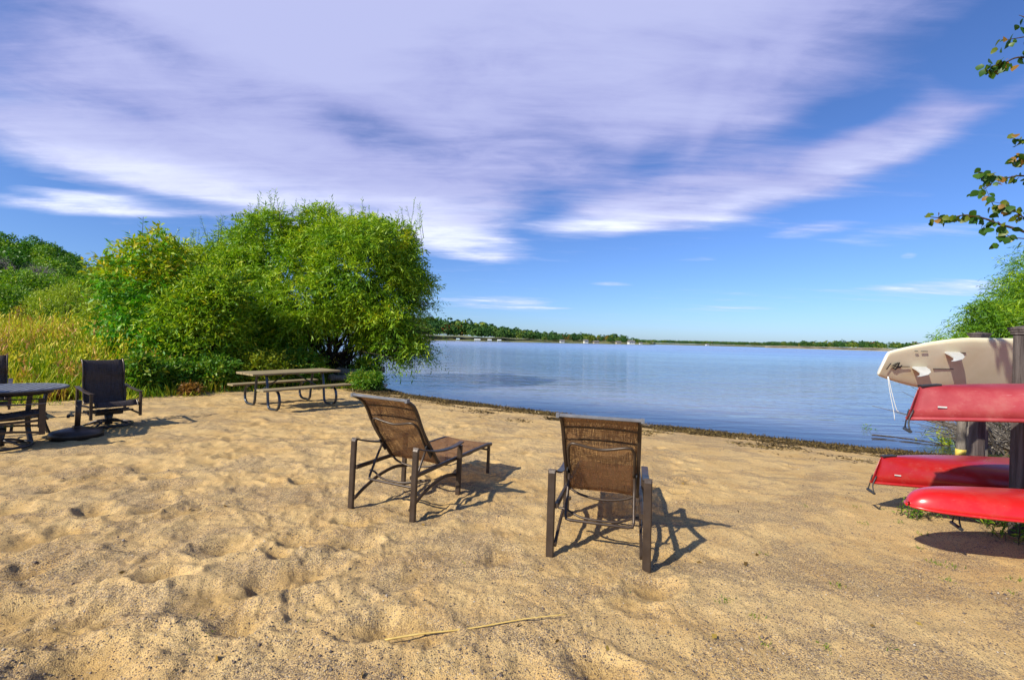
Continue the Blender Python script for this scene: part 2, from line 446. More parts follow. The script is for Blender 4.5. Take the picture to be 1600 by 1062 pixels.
def base_h(x, y):
    x = np.asarray(x, float); y = np.asarray(y, float)
    sd = shore_sd(x, y)
    z = np.where(sd > 0, WATER + .36 * (1 - np.exp(-np.maximum(sd, 0) / 3.0)), WATER + np.maximum(.10 * sd, -2.0))
    hill = 15 * np.exp(-((x + 132) ** 2 + (y - 85) ** 2) / (2 * 40 ** 2)) + 1.5 * np.exp(-((x + 60) ** 2 + (y - 70) ** 2) / (2 * 18 ** 2))
    hill = hill + 9 * np.exp(-((x - 90) ** 2 + (y - 40) ** 2) / (2 * 30 ** 2))
    return z + hill * np.clip(sd / 15, 0, 1)
# hollows trodden into the sand: x, y, long radius, short radius, angle, depth
rnd = random.Random(11)
DENTS = []
for px, py, r_, dp in [(258, 905, .12, .075), (352, 858, .16, .06), (50, 893, .17, .07), (250, 746, .12, .045), (115, 752, .09, .04), (84, 769, .10, .045), (425, 752, .10, .06), (470, 753, .10, .05),
                       (360, 713, .14, .05), (50, 848, .18, .05), (150, 800, .16, .05), (110, 832, .15, .04), (545, 816, .12, .05), (462, 900, .22, .05), (20, 965, .22, .06), (130, 1045, .22, .06), (240, 796, .12, .035),
                       (300, 797, .16, .045), (95, 985, .25, .045), (1020, 922, .16, .045), (935, 1047, .14, .05), (640, 985, .18, .035), (570, 850, .10, .05), (440, 870, .1, .04), (15, 800, .15, .05),
                       (330, 940, .22, .03), (380, 970, .14, .03), (590, 985, .15, .045), (1065, 744, .10, .03), (1030, 690, .10, .035), (1085, 726, .07, .03), (1075, 750, .10, .035), (1040, 708, .09, .03),
                       (1060, 766, .09, .035), (1055, 715, .07, .03), (1240, 655 + 62, .12, .03), (720, 660, .12, .03), (690, 690, .12, .04), (820, 700, .12, .04), (760, 720, .12, .03)]:
    g = on_z(px, py, 0); DENTS.append((g.x, g.y, r_ * 1.15, r_ * .72, rnd.uniform(-.5, .9), dp * 1.2))
for k in range(340):
    if rnd.random() < .38: continue
    if k < 150: x, y = rnd.uniform(-5.2, -.2), rnd.uniform(2.0, 6.5)
    elif k < 230: x, y = rnd.uniform(-1.5, 2.2), rnd.uniform(1.6, 5.5)
    elif k < 310: x, y = rnd.uniform(-4.5, 2.5), rnd.uniform(5, 10.5)
    else: x, y = rnd.uniform(1.5, 4.6), rnd.uniform(2, 7.0)
    if shore_sd(np.array([x]), np.array([y]))[0] < .8: continue
    a = rnd.uniform(.13, .22); q = .6 if x > 1.5 else 1
    DENTS.append((x, y, a, a * rnd.uniform(.6, .85), rnd.uniform(-1.2, 1.2), rnd.uniform(.014, .030) * q))
DAMP = None
def beach_h(x, y):
    x = np.asarray(x, float); y = np.asarray(y, float)
    z = base_h(x, y); sd = shore_sd(x, y)
    damp = np.clip(sd / 1.6, .12, 1)
    rough = np.clip(.62 - x * .09, .26, .85) * damp
    wx = x + .12 * perlin(x * 2.1, y * 2.1, 31); wy = y + .12 * perlin(x * 2.1, y * 2.1, 37)
    z = z + \
        .014 * perlin(wx * .55, wy * .55, 1) * damp + .014 * rough * perlin(wx * 1.5 + wy * .5, wy * 1.9, 2)
    n3 = perlin(wx * 3.6, wy * 4.4, 3)
    z = z + rough * (.015 * n3 - .016 * np.abs(perlin(wx * 2.6, wy * 3.1, 4)))
    z = z + rough * (.0115 * perlin(wx * 8, wy * 9, 5) + .0085 * perlin(wx * 17, wy * 19, 6) + .0050 * perlin(wx * 37, wy * 39, 7))
    z = z + .0018 * perlin(x * 75, y * 75, 8)
    sc = perlin(wx * 2.2 + .5 * wy, wy * 3.0, 51) + .35 * perlin(wx * 7, wy * 8, 52)
    z = z + rough * .012 * np.tanh(sc * 6) * np.clip(perlin(wx * .9, wy * 1.1, 53) * 2.2, 0, 1)
    for cx, cy, a, b, ang, dp in DENTS:
        m = (np.abs(x - cx) < a * 2.4) & (np.abs(y - cy) < a * 2.4)
        if not m.any(): continue
        X = x[m] - cx; Y = y[m] - cy; c, s = math.cos(ang), math.sin(ang)
        wob = 1 + .30 * perlin(X * 9 + cx, Y * 9 + cy, 12)
        q = np.hypot((X * c + Y * s) / a, (-X * s + Y * c) / b) * wob
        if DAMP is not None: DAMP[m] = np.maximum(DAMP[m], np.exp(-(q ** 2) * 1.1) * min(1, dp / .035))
        z[m] += .72 * dp * (-np.exp(-(q ** 2) * 1.25) * 1.15 + .42 * np.exp(-((q - 1.35) / .38) ** 2))
    return z

def sand_material():
    m, t, p = new_mat('sand')
    pos = t.n('ShaderNodeNewGeometry').outputs['Position']
    big = t.noise(t.mapping(pos, scl=(1, 1.4, 1)), .9, 5, .6, .6)
    med = t.noise(pos, 5, 5, .6)
    tone = t.mix(t.rng(big, .32, .68), (.495, .308, .116), (.575, .385, .168))
    tone = t.mix(t.rng(med, .35, .75, 0, .55), tone, (.61, .435, .192))
    # gravelly patches of dark and pale grains
    patch = t.rng(t.noise(t.mapping(pos, (3, 5, 0), (0, 0, .5), (.8, 1.5, 1)), 1.3, 6, .65, .8), .46, .57)
    fore = t.rng(t.sep(pos)[1], 6.5, 1.6)
    patch = t.math('ADD', t.math('MULTIPLY', patch, .85), t.math('MULTIPLY', fore, .34), clamp=True)
    vor = t.n('ShaderNodeTexVoronoi'); t.put(vor.inputs['Vector'], pos); vor.inputs['Scale'].default_value = 175
    cr = t.sep(vor.outputs['Color'])
    grain = t.math('LESS_THAN', cr[0], t.math('MULTIPLY', t.math('ADD', patch, .05), .42))
    vor2 = t.n('ShaderNodeTexVoronoi'); t.put(vor2.inputs['Vector'], pos); vor2.inputs['Scale'].default_value = 260
    c2 = t.sep(vor2.outputs['Color'])
    grain2 = t.math('LESS_THAN', c2[0], t.math('MULTIPLY', t.math('ADD', patch, .22), .28))
    gcol = t.ramp(cr[1], [(0, (.050, .038, .036)), (.45, (.12, .090, .075)), (.75, (.20, .145, .10)), (.93, (.26, .20, .15)), (1, (.50, .43, .33))])
    gcol2 = t.ramp(c2[1], [(0, (.07, .052, .044)), (.5, (.18, .125, .08)), (1, (.50, .40, .26))])
    c = t.mix(t.math('MULTIPLY', grain2, .75), tone, gcol2)
    c = t.mix(t.math('MULTIPLY', grain, .72), c, gcol)
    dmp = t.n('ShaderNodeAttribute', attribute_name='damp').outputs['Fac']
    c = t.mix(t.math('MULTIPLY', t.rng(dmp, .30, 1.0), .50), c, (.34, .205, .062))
    z = t.sep(pos)[2]
    wet = t.rng(t.math('ADD', z, t.math('MULTIPLY', t.math('SUBTRACT', big, .5), .06)), -.27, -.335)
    c = t.mix(t.math('MULTIPLY', wet, .75), c, (.12, .078, .038))
    t.put(p.inputs['Base Color'], c)
    t.put(p.inputs['Roughness'], t.rng(wet, 0, 1, .95, .45)); p.inputs['Specular IOR Level'].default_value = .2
    h = t.math('ADD', t.math('MULTIPLY', t.noise(pos, 60, 5, .7), .7), t.math('MULTIPLY', vor.outputs['Distance'], -.5))
    h = t.math('ADD', h, t.math('MULTIPLY', t.noise(pos, 300, 2, .5), .3))
    b = t.n('ShaderNodeBump'); b.inputs['Strength'].default_value = .75; b.inputs['Distance'].default_value = .009
    t.put(b.inputs['Height'], h); t.put(p.inputs['Normal'], b.outputs[0])
    return m
def ground_material():
    m, t, p = new_mat('meadow_soil')
    pos = t.n('ShaderNodeNewGeometry').outputs['Position']
    n = t.noise(pos, .25, 8, .65)
    t.put(p.inputs['Base Color'], t.ramp(n, [(.3, (.05, .075, .015)), (.5, (.11, .13, .025)), (.7, (.20, .16, .05))]))
    p.inputs['Roughness'].default_value = .95; p.inputs['Specular IOR Level'].default_value = .1
    b = t.n('ShaderNodeBump'); b.inputs['Distance'].default_value = .1; t.put(b.inputs['Height'], t.noise(pos, 3, 6)); t.put(p.inputs['Normal'], b.outputs[0])
    return m
def polar(angs, rads, hfun, closed=True):
    A, Rr = np.meshgrid(angs, rads, indexing='ij')
    x = (Rr * np.sin(A)).ravel(); y = (Rr * np.cos(A)).ravel()
    na, nr = len(angs), len(rads)
    i = np.arange(na if closed else na - 1); j = np.arange(nr - 1)
    I, J = np.meshgrid(i, j, indexing='ij'); I2 = (I + 1) % na
    faces = np.stack([I * nr + J, I * nr + J + 1, I2 * nr + J + 1, I2 * nr + J], -1).reshape(-1, 4)[:, ::-1]
    return x, y, faces
fr = np.linspace(R(-58), R(58), 720); bk = np.linspace(R(58), R(302), 150)[1:-1]
angs = np.concatenate([fr, bk])
rads = np.concatenate([[.02, .3, .7, 1.1, 1.5], np.geomspace(1.75, 26, 560)])
x, y, fc = polar(angs, rads, None)
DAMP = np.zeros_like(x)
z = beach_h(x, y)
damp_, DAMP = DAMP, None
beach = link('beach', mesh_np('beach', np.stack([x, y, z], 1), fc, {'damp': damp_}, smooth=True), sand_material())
tag(beach, kind='structure')
# the land and the lake bed beyond, one sheet to the horizon
g1 = np.concatenate([-np.geomspace(6000, 2, 85), [0], np.geomspace(2, 6000, 85)])
GX, GY = np.meshgrid(g1, g1, indexing='ij'); gx, gy = GX.ravel(), GY.ravel()
gz = base_h(gx, gy) - np.where(np.hypot(gx, gy) < 26, .30, .05) + np.where(np.hypot(gx, gy) > 40, .8 * fbm(gx * .03, gy * .03, 3, 5), 0) * (shore_sd(gx, gy) > 8)
n = len(g1); I, J = np.meshgrid(np.arange(n - 1), np.arange(n - 1), indexing='ij')
fc = np.stack([I * n + J, (I + 1) * n + J, (I + 1) * n + J + 1, I * n + J + 1], -1).reshape(-1, 4)
ground = link('ground', mesh_np('ground', np.stack([gx, gy, gz], 1), fc, smooth=True), ground_material())
tag(ground, kind='structure')

# ------------------------------------------------------------------ lake
def water_material():
    m, t, p = new_mat('lake_water')
    pos = t.n('ShaderNodeNewGeometry').outputs['Position']
    off = t.n('ShaderNodeAttribute', attribute_name='offshore').outputs['Fac']
    dist = t.vmath('LENGTH', pos)
    w1 = t.noise(t.mapping(pos, rot=(0, 0, .30), scl=(.24, 1.15, 1)), 1.0, 4, .55, .3)
    w2 = t.noise(t.mapping(pos, (5, 2, 0), rot=(0, 0, .12), scl=(.5, 1.7, 1)), 2.2, 3, .5)
    w3 = t.noise(t.mapping(pos, (1, 9, 0), rot=(0, 0, .2), scl=(.5, 2.0, 1)), .35, 4, .6)
    h = t.math('ADD', t.math('MULTIPLY', w1, .10), t.math('ADD', t.math('MULTIPLY', w2, .05), t.math('MULTIPLY', w3, .10)))
    wind = t.rng(t.noise(t.mapping(pos, (8, 3, 0), rot=(0, 0, .05), scl=(.10, .55, 1)), .16, 4, .6, .5), .35, .65, .55, 1.1)
    calm = t.rng(off, 0, 7, .30, 1.0)
    b = t.n('ShaderNodeBump'); b.inputs['Distance'].default_value = 1.0
    t.put(b.inputs['Strength'], t.math('MULTIPLY', wind, calm)); t.put(b.inputs['Height'], h)
    b2 = t.n('ShaderNodeBump'); b2.inputs['Distance'].default_value = 1.0; t.put(b2.inputs['Strength'], t.math('MULTIPLY', t.math('MULTIPLY', wind, calm), .8)); t.put(b2.inputs['Height'], h)
    fres = t.n('ShaderNodeFresnel'); fres.inputs[0].default_value = 1.333; t.put(fres.inputs[1], b2.outputs[0])
    gl = t.n('ShaderNodeBsdfGlossy'); t.put(gl.inputs['Normal'], b.outputs[0]); t.put(gl.inputs['Roughness'], t.rng(dist, 8, 200, .07, .24))
    gl.inputs[0].default_value = (.93, .95, 1, 1)
    deep = t.n('ShaderNodeBsdfDiffuse'); t.put(deep.inputs[0], t.mix(t.rng(off, 0, 14), (.27, .245, .23), (.105, .17, .25)))
    tp = t.n('ShaderNodeBsdfTransparent'); tp.inputs[0].default_value = (.72, .80, .80, 1)
    body = t.n('ShaderNodeMixShader'); t.put(body.inputs[0], t.rng(off, .0, 5.0, .10, 1.0))
    t.put(body.inputs[1], tp.outputs[0]); t.put(body.inputs[2], deep.outputs[0])
    mx = t.n('ShaderNodeMixShader'); t.put(mx.inputs[0], fres.outputs[0])
    t.put(mx.inputs[1], body.outputs[0]); t.put(mx.inputs[2], gl.outputs[0])
    t.put(m.node_tree.nodes['Material Output'].inputs[0], mx.outputs[0])
    return m
wa = np.linspace(0, 2 * np.pi, 361)[:-1]
wr = np.concatenate([[.05, 3, 5], np.geomspace(6, 8000, 170)])
x, y, fc = polar(wa, wr, None)
lake = link('lake', mesh_np('lake', np.stack([x, y, np.full_like(x, WATER)], 1), fc, {'offshore': np.maximum(-shore_sd(x, y), 0)}, smooth=True), water_material())
tag(lake, kind='structure')

# ================================================================== foliage tools
def unit(a): return a / np.maximum(np.linalg.norm(a, axis=-1, keepdims=True), 1e-9)
def leaf_mesh(name, Pn, D, L, W, rn, rs):
    n = len(Pn); S = unit(np.cross(D, unit(rs.normal(size=(n, 3)))))
    Nn = np.cross(D, S)
    L = np.broadcast_to(L, n)[:, None]; W = np.broadcast_to(W, n)[:, None]
    mid = Pn + D * L * .45 + Nn * W * .15
    co = np.stack([Pn, mid + S * W / 2, Pn + D * L, mid - S * W / 2], 1).reshape(-1, 3)
    fc = np.arange(4 * n).reshape(-1, 4)
    return mesh_np(name, co, fc, {'rnd': np.repeat(np.clip(rn, 0, 1), 4)})
def twigs(rs, B, D, Ln, k, leafL, leafW, droop=.25, spread=.75, tone=None, jit=.35, compound=False):
    """leaves set alternately along curved twigs -> leaf base, direction, length, width, rnd"""
    n = len(B); t = np.linspace(.12, 1, k)[None, :, None]
    Ln_ = np.broadcast_to(Ln, n)[:, None, None]
    Pp = B[:, None] + D[:, None] * Ln_ * t + np.array([0, 0, -1.0]) * (droop * Ln_ * t ** 2)
    T = unit(D[:, None] + np.array([0, 0, -2.0]) * (droop * t))
    sd = unit(np.cross(D, unit(rs.normal(size=(n, 3)))))[:, None]
    sg = np.where(np.arange(k) % 2 == 0, 1, -1)[None, :, None]
    Dl = unit(T * .75 + sd * sg * spread + rs.normal(size=(n, k, 3)) * jit + np.array([0, 0, -.15]))
    Ll = leafL * rs.uniform(.7, 1.2, (n, k)); Wl = leafW * rs.uniform(.75, 1.2, (n, k))
    tn = rs.rand(n) if tone is None else tone
    rr = tn[:, None] * .62 + rs.rand(n, k) * .38
    return Pp.reshape(-1, 3), Dl.reshape(-1, 3), Ll.ravel(), Wl.ravel(), rr.ravel()
def lobes_shell(rs, lobes, n, inner=.72, bottom=None):
    """points near the surface of a union of ellipsoids; returns points and outward directions"""
    L = np.array(lobes, float); C, Q = L[:, :3], L[:, 3:6]
    wgt = (Q[:, 0] * Q[:, 2] + Q[:, 1] * Q[:, 2] + Q[:, 0] * Q[:, 1]); wgt /= wgt.sum()
    outP, outD = [], []; got = 0
    while got < n:
        m = int(n * 1.6); k = rs.choice(len(L), m, p=wgt)
        d = unit(rs.normal(size=(m, 3))); r = inner + (1.03 - inner) * rs.rand(m) ** .6
        p = C[k] + d * Q[k] * r[:, None]
        dist = np.min(np.linalg.norm((p[:, None] - C[None]) / Q[None], axis=2) + np.where(np.arange(len(L))[None] == k[:, None], 9, 0), axis=1) if len(L) > 1 else np.full(m, 9.0)
        ok = dist > .68
        if bottom is not None: ok &= p[:, 2] > bottom
        p = p[ok]; d = unit(d[ok] / Q[k][ok])
        outP.append(p); outD.append(d); got += len(p)
    return np.concatenate(outP)[:n], np.concatenate(outD)[:n]
def stems(rs, base, targets, r0, wob=.12, spread=.25, n=7):
    mb = MB()
    for tg in targets:
        b = Vector(base) + Vector((rs.uniform(-spread, spread), rs.uniform(-spread, spread), -.08)); tg = Vector(tg)
        L_ = (tg - b).length; pts = []
        for i in range(n):
            u = i / (n - 1)
            p = b.lerp(tg, u); p.z += L_ * .16 * math.sin(u * math.pi) * .6
            p += Vector(rs.normal(size=3)) * (wob * L_ * .15 * math.sin(u * math.pi))
            pts.append(p)
        mb.tube(pts, [r0 * (1 - .82 * i / (n - 1)) for i in range(n)], 5)
    return mb
def tree(name, label, cat, base, lobes, leaf, k=12, n=1500, twigL=.6, leafL=.11, leafW=.022, up=.45, droop=.25, jit=.35, r0=.05, nst=14, bark='bark', group=None, seed=1,
         inner=.72, bottom=None, tonefun=None, spread=.25, trunk_to=None):
    rs = np.random.RandomState(seed)
    Pn, D = lobes_shell(rs, lobes, n, inner, bottom)
    root = empty(name, base); b = np.array(base, float)
    Dt = unit(D * .8 + np.array([0, 0, up]) + rs.normal(size=D.shape) * .45)
    tone = rs.rand(n) if tonefun is None else np.clip(tonefun(Pn, D, rs), 0, 1)
    Pp, Dl, Ll, Wl, rr = twigs(rs, Pn - Dt * twigL * .45, Dt, twigL * rs.uniform(.6, 1.25, n), k, leafL, leafW, droop, .75, tone, jit)
    cr = link('crown', leaf_mesh('crown', Pp - b, Dl, Ll, Wl, rr, rs), LEAF[leaf], root)
    idx = rs.choice(n, nst, replace=False)
    tr = stems(rs, (0, 0, 0), [Vector(Pn[i] - b) for i in idx], r0, spread=spread)
    if trunk_to is not None:
        tr.tube(curve([(0, 0, -.1), (.03, .02, trunk_to * .4), (-.03, 0, trunk_to * .75), (0, 0, trunk_to)], 4), [r0 * 1.7 - r0 * 1.2 * i / 12 for i in range(13)], 8)
    tr.build('trunk', M[bark], root, smooth=True)
    tag(root, label, cat, group)
    return root
def px_lobe(px, py, rx, ry, Y, rd):
    c = at(px, py, Y); s = Y / F
    return (c.x, c.y, c.z, rx * s, rd, ry * s)
def gz1(x, y): return float(base_h(np.array([x]), np.array([y]))[0])
def bz1(x, y): return float(beach_h(np.array([x]), np.array([y]))[0])

# ================================================================== far shores
def far_shore(name, pts, depth, rise, mat_col):
    """low bank along a far waterline; pts: (photo x, distance)"""
    a = [at(px, 540, Y) for px, Y in pts]; vs = []; rs = np.random.RandomState(3)
    fine = []
    for p, q in zip(a[:-1], a[1:]):
        for k in range(8): fine.append(p.lerp(q, k / 8))
    fine.append(a[-1]); n = len(fine)
    for row, (back, hgt) in enumerate([(0, -1.2), (2, .25), (8, .7), (depth * .4, rise * .55), (depth, rise)]):
        for i, p in enumerate(fine):
            d = Vector((p.x, p.y, 0)).normalized()
            q = Vector((p.x, p.y, 0)) + d * (back + (rs.uniform(-2, 2) if row else rs.uniform(-1.5, 1.5)))
            vs.append((q.x, q.y, WATER + hgt * (1 + .2 * rs.uniform(-1, 1))))
    fs = [(r * n + i, r * n + i + 1, (r + 1) * n + i + 1, (r + 1) * n + i) for r in range(4) for i in range(n - 1)]
    me = bpy.data.meshes.new(name); me.from_pydata(vs, [], fs); me.update()
    return tag(link(name, me, mat_col), kind='structure')
M['far_grass'] = simple('far_bank_grass', (.10, .13, .03), (.22, .19, .07), .95, .05)
M['far_sand'] = simple('far_bank_sand', (.24, .20, .10), (.38, .31, .18), .95, .05)
def far_wood(name, label, spec, ntree, rows, seed, quads=150, hmin=4.5, bright=0.0):
    """spec: (photo x, distance, photo y of the tree tops)"""
    rs = np.random.RandomState(seed); sp = np.array(spec, float); Pa, Da, La, Ra = [], [], [], []
    for i in range(ntree):
        px = rs.uniform(sp[0, 0], sp[-1, 0]); row = rs.rand() ** .8 * rows
        Y0 = np.interp(px, sp[:, 0], sp[:, 1]); top = np.interp(px, sp[:, 0], sp[:, 2]) + rs.normal() * .9
        Y = Y0 + 6 + row * 14
        hz = at(px, top, Y).z - WATER
        fr_ = .72 + .30 * (row / rows); H = max(hz * fr_, hmin) * rs.uniform(.85, 1.08)
        zb = 0; H = max(min(H, 21), hmin)
        c = at(px, top, Y); rx = H * rs.uniform(.30, .46)
        n = int(quads * (1.0 if H > 6 else .6))
        d = unit(rs.normal(size=(n, 3))); d[:, 2] = np.abs(d[:, 2]) * 1.1 - .25; d = unit(d)
        lump = 1 + .25 * np.sin(d[:, 0] * 5 + i) * np.cos(d[:, 2] * 6 + i * 2)
        p = np.stack([c.x + d[:, 0] * rx * lump, Y + d[:, 1] * rx * lump, WATER + zb + H * .55 + d[:, 2] * H * .45 * lump], 1)
        p[:, 2] = np.maximum(p[:, 2], WATER + .3)
        Pa.append(p); Da.append(unit(np.cross(d, rs.normal(size=(n, 3))) + d * .25)); La.append(np.full(n, rx * .42) * rs.uniform(.6, 1.3, n))
        t_ = rs.rand() ** 1.4 * .8 + bright
        if rs.rand() < .12: t_ += .25
        if rs.rand() < .018: t_ = 1
        Ra.append(np.clip(t_ + rs.normal(size=n) * .08, 0, 1))
    Pn, D, L, r_ = np.concatenate(Pa), np.concatenate(Da), np.concatenate(La), np.concatenate(Ra)
    o = link(name, leaf_mesh(name, Pn - D * L[:, None] * .5, D, L, L * .8, r_, rs), LEAF['far'])
    return tag(o, label, 'woodland', kind='stuff')
far_shore('far_bank', [(560, 300), (700, 335), (850, 400), (1015, 540), (1022, 640), (1024, 800)], 160, 5, M['far_grass'])
far_shore('far_bank', [(950, 1050), (1080, 1000), (1230, 900)], 200, 4, M['far_grass'])
far_shore('far_bank', [(1195, 620), (1300, 540), (1460, 470), (1700, 430)], 160, 4, M['far_sand'])
far_wood('far_woodland', 'mixed green woodland on the hilly far shore behind the willow', [(570, 300, 498), (655, 318, 499), (690, 330, 500), (735, 345, 503), (765, 360, 508), (800, 375, 513), (850, 400, 519), (880, 420, 521), (925, 450, 522), (935, 460, 525), (960, 480, 523), (985, 510, 527), (1000, 530, 531), (1018, 560, 533)], 330, 6, 5)
far_wood('far_woodland', 'thin dark tree line in the middle of the far lake shore', [(1000, 1030, 535), (1100, 1000, 536.5), (1170, 930, 537.5), (1225, 900, 538)], 480, 2, 6, 50, 10)
far_wood('far_woodland', 'low wooded far shore behind the tail of the cream board', [(1200, 630, 539), (1215, 610, 536), (1260, 580, 534), (1300, 545, 533.5), (1350, 520, 534), (1420, 490, 536), (1500, 460, 538), (1650, 440, 540)], 420, 3, 7, 100, 8.5)

def house(px, Y, wd, dp, hg, wallm, label, yaw=0.2):
    b = at(px, 540, Y); o = empty('house', (b.x, Y, WATER + .45), yaw); wd, dp, hg = wd * .75, dp * .75, hg * .75
    MB().box((0, 0, hg / 2), (wd, dp, hg)).build('wall', M[wallm], o)
    rf = MB(); e = .5; a = wd / 2 + e; c = dp / 2 + e
    rf.add([(-a, -c, hg), (a, -c, hg), (a, c, hg), (-a, c, hg), (-a, 0, hg + dp * .38), (a, 0, hg + dp * .38)], [(0, 1, 5, 4), (2, 3, 4, 5), (0, 4, 3), (1, 2, 5), (3, 2, 1, 0)])
    rf.build('roof', M['roof'], o)
    for k in range(3):
        MB().box((-wd * .32 + k * wd * .32, -dp / 2 - .03, hg * .58), (wd * .16, .1, hg * .36)).build('window', M['glass'], o)
    return tag(o, label, 'house', 'houses along the far shore')
def boat_lift(px, Y, wd, label, canopy='white'):
    b = at(px, 540, Y); o = empty('boat_lift', (b.x, Y - 3, WATER - .3), .15); wd *= .75; o.scale = (1, 1, .7)
    MB().sweep([(-wd / 2, 0, 2.6), (wd / 2, 0, 2.6)], [(-1.6, -.3), (-1.2, .35), (0, .6), (1.2, .35), (1.6, -.3), (1.5, -.35), (-1.5, -.35)], (0, 1, 0)).build('canopy', M[canopy], o)
    for sx in (-1, 1):
        for sy in (-1, 1):
            MB().box((sx * wd * .42, sy * 1.2, 1.2), (.16, .16, 2.5)).build('post', M['fin'], o)
    hull = MB().sweep([(-wd * .42, 0, 1.0), (wd * .2, 0, 1.0), (wd * .42, 0, 1.25)], [(-.9, -.4), (-1.0, .3), (1.0, .3), (.9, -.4)], (0, 1, 0))
    hull.build('boat', M['white'], o)
    return tag(o, label, 'boat lift', 'boat lifts along the far shore')
boat_lift(660, 318, 6.5, 'white canopied boat lift right at the willow tips on far shore')
boat_lift(716, 334, 3.4, 'small pale turquoise boat lift on the left far shore', 'turquoise')
boat_lift(746, 346, 6.5, 'widest white boat lift on the left far shore under dark trees')
boat_lift(765, 352, 4.2, 'white boat lift just right of the widest far boat lift')
boat_lift(780, 360, 4.2, 'white boat lift furthest right on the left far shore')
house(878, 415, 5, 5, 2.2, 'house_a', 'small pale house at the water where the far wood turns yellow')
house(915, 448, 5.5, 5, 3.4, 'house_a', 'pale narrow house between dark far trees left of centre shore')
house(931, 455, 7, 5, 2.2, 'house_b', 'low tan house in the gap of the far tree line')
house(966, 482, 7, 5, 2.6, 'house_b', 'tan house among the trees near the far point')
house(986, 500, 9.5, 7, 3.6, 'house_a', 'big pale gabled house near the tip of the far point')
house(1001, 512, 4, 4, 2.2, 'house_a', 'small white cottage at the very tip of the far point')
house(1105, 985, 9, 7, 3.5, 'house_a', 'tiny white house on the most distant middle shore')

# ================================================================== hill wood and meadow on the left
def proto_tree(leaf, H, seed, conif=False):
    rs = np.random.RandomState(seed); lob = []
    for k in range(9):
        a = rs.uniform(0, 6.28); r = rs.uniform(.05, .24) * H; zc = rs.uniform(.38, .82) * H
        s = rs.uniform(.16, .25) * H * (1.15 - .5 * (zc / H - .4))
        lob.append((r * math.cos(a), r * math.sin(a), zc, s, s, s * .8))
    lob.append((0, 0, H * .86, H * .15, H * .15, H * .14)); lob.append((0, 0, H * .35, H * .30, H * .30, H * .22))
    return tree('deciduous_tree', 'x', 'tree', (0, 0, 0), lob, leaf, 5, 1500, .9, .34, .24, .5, .15, .6, H * .012, 14, 'bark', None, seed, .6, None, None, .1, H * .6)
protos = [proto_tree('dark', 10, 21), proto_tree('dark', 11, 22), proto_tree('mid', 9, 23), proto_tree('dark', 9, 24), proto_tree('mid', 10, 25)]
spots = []
rr_ = random.Random(5)
for Y, x0, x1, nn in [(104, -205, -72, 17), (90, -165, -66, 15), (76, -120, -58, 12), (62, -88, -44, 14), (52, -66, -40, 10)]:
    for k in range(nn):
        spots.append((x0 + (x1 - x0) * (k + rr_.uniform(.1, .9)) / nn, Y + rr_.uniform(-5, 5)))
for k in range(9): spots.append((rr_.uniform(-60, -36), rr_.uniform(52, 66)))
used = set()
for k, (X, Y) in enumerate(spots):
    v = rr_.choice([0, 0, 1, 1, 3, 2, 4]) if Y > 80 else rr_.choice([0, 1, 2, 3, 4])
    o = protos[v] if v not in used else copy_tree(protos[v])
    used.add(v)
    s = rr_.uniform(.62, .90); o.location = (X, Y, gz1(X, Y) - .3); g_ = gz1(X, Y); pxx = 800 + X / Y * F; top_ = at(pxx, np.interp(pxx, [-250, 0, 60, 155, 330], [330, 357, 372, 408, 430]), Y).z; H_ = [10, 11, 9, 9, 10][v]; s = min(1.4, max(.3, (top_ - g_) / H_ * (rr_.uniform(.88, 1.03) if Y > 84 else rr_.uniform(.6, .95)))); o.scale = (s * 1.15, s * 1.15, s); o.rotation_euler = (0, 0, rr_.uniform(0, 6.28))
    if v in (2, 4): tag(o, 'mid green tree in the wood on the left hill ' + ('skyline' if Y > 84 else 'slope' if Y > 67 else 'foot'), 'tree', 'mid green hill trees ' + ('on the skyline' if Y > 84 else 'on the slope' if Y > 67 else 'at the foot'))
    else: tag(o, 'dark green tree in the wood on the left hill ' + ('skyline' if Y > 84 else 'slope' if Y > 67 else 'foot'), 'tree', 'dark green hill trees ' + ('on the skyline' if Y > 84 else 'on the slope' if Y > 67 else 'at the foot'))
def bush(name, label, px, py, rx, ry, Y, leaf, seed, n=700, k=8, leafL=.12, leafW=.05, twigL=.5, up=.5, group=None, cat='bush', sub=5, bark='bark', inner=.6, droop=.2):
    c = at(px, py, Y); s = Y / F; rs = np.random.RandomState(seed + 400); g = gz1(c.x, c.y)
    W_, H_ = rx * s, c.z + ry * s - g
    lob = [(c.x, c.y, g + H_ * .42, W_ * .85, W_ * .8, H_ * .45)]
    for q in range(sub):
        a = rs.uniform(-1, 1); lob.append((c.x + a * W_ * .6, c.y + rs.uniform(-.5, .3) * W_, g + H_ * rs.uniform(.45, .74), W_ * rs.uniform(.3, .45), W_ * rs.uniform(.3, .45), H_ * rs.uniform(.2, .27)))
    return tree(name, label, cat, (c.x, c.y, g), lob, leaf, k, n, twigL, leafL, leafW, up, droop, .45, .02 + .01 * H_, 10, bark, group, seed, inner, g + .05)
bush('bush', 'bright lime green rounded bush in the middle of the left meadow', 100, 468, 52, 30, 30, 'lime', 31, 1500, 8, .16, .05, .8)
bush('bush', 'bright green bush at the left photo edge below the hill', 18, 470, 45, 28, 33, 'mid', 32, 1200, 8, .2, .09, .8)
bush('bush', 'green bush behind the lime bush at the hill foot', 70, 438, 60, 26, 42, 'mid', 33, 1300, 8, .26, .12, 1.0)
bush('bush', 'dark green bush behind the yellow topped young tree', 150, 446, 50, 34, 40, 'mid', 34, 1300, 8, .26, .12, 1.0)
bush('bush', 'small orange brown bush at the foot of the lime bush', 38, 482, 12, 10, 29, 'rust', 35, 260, 8, .12, .06, .5)
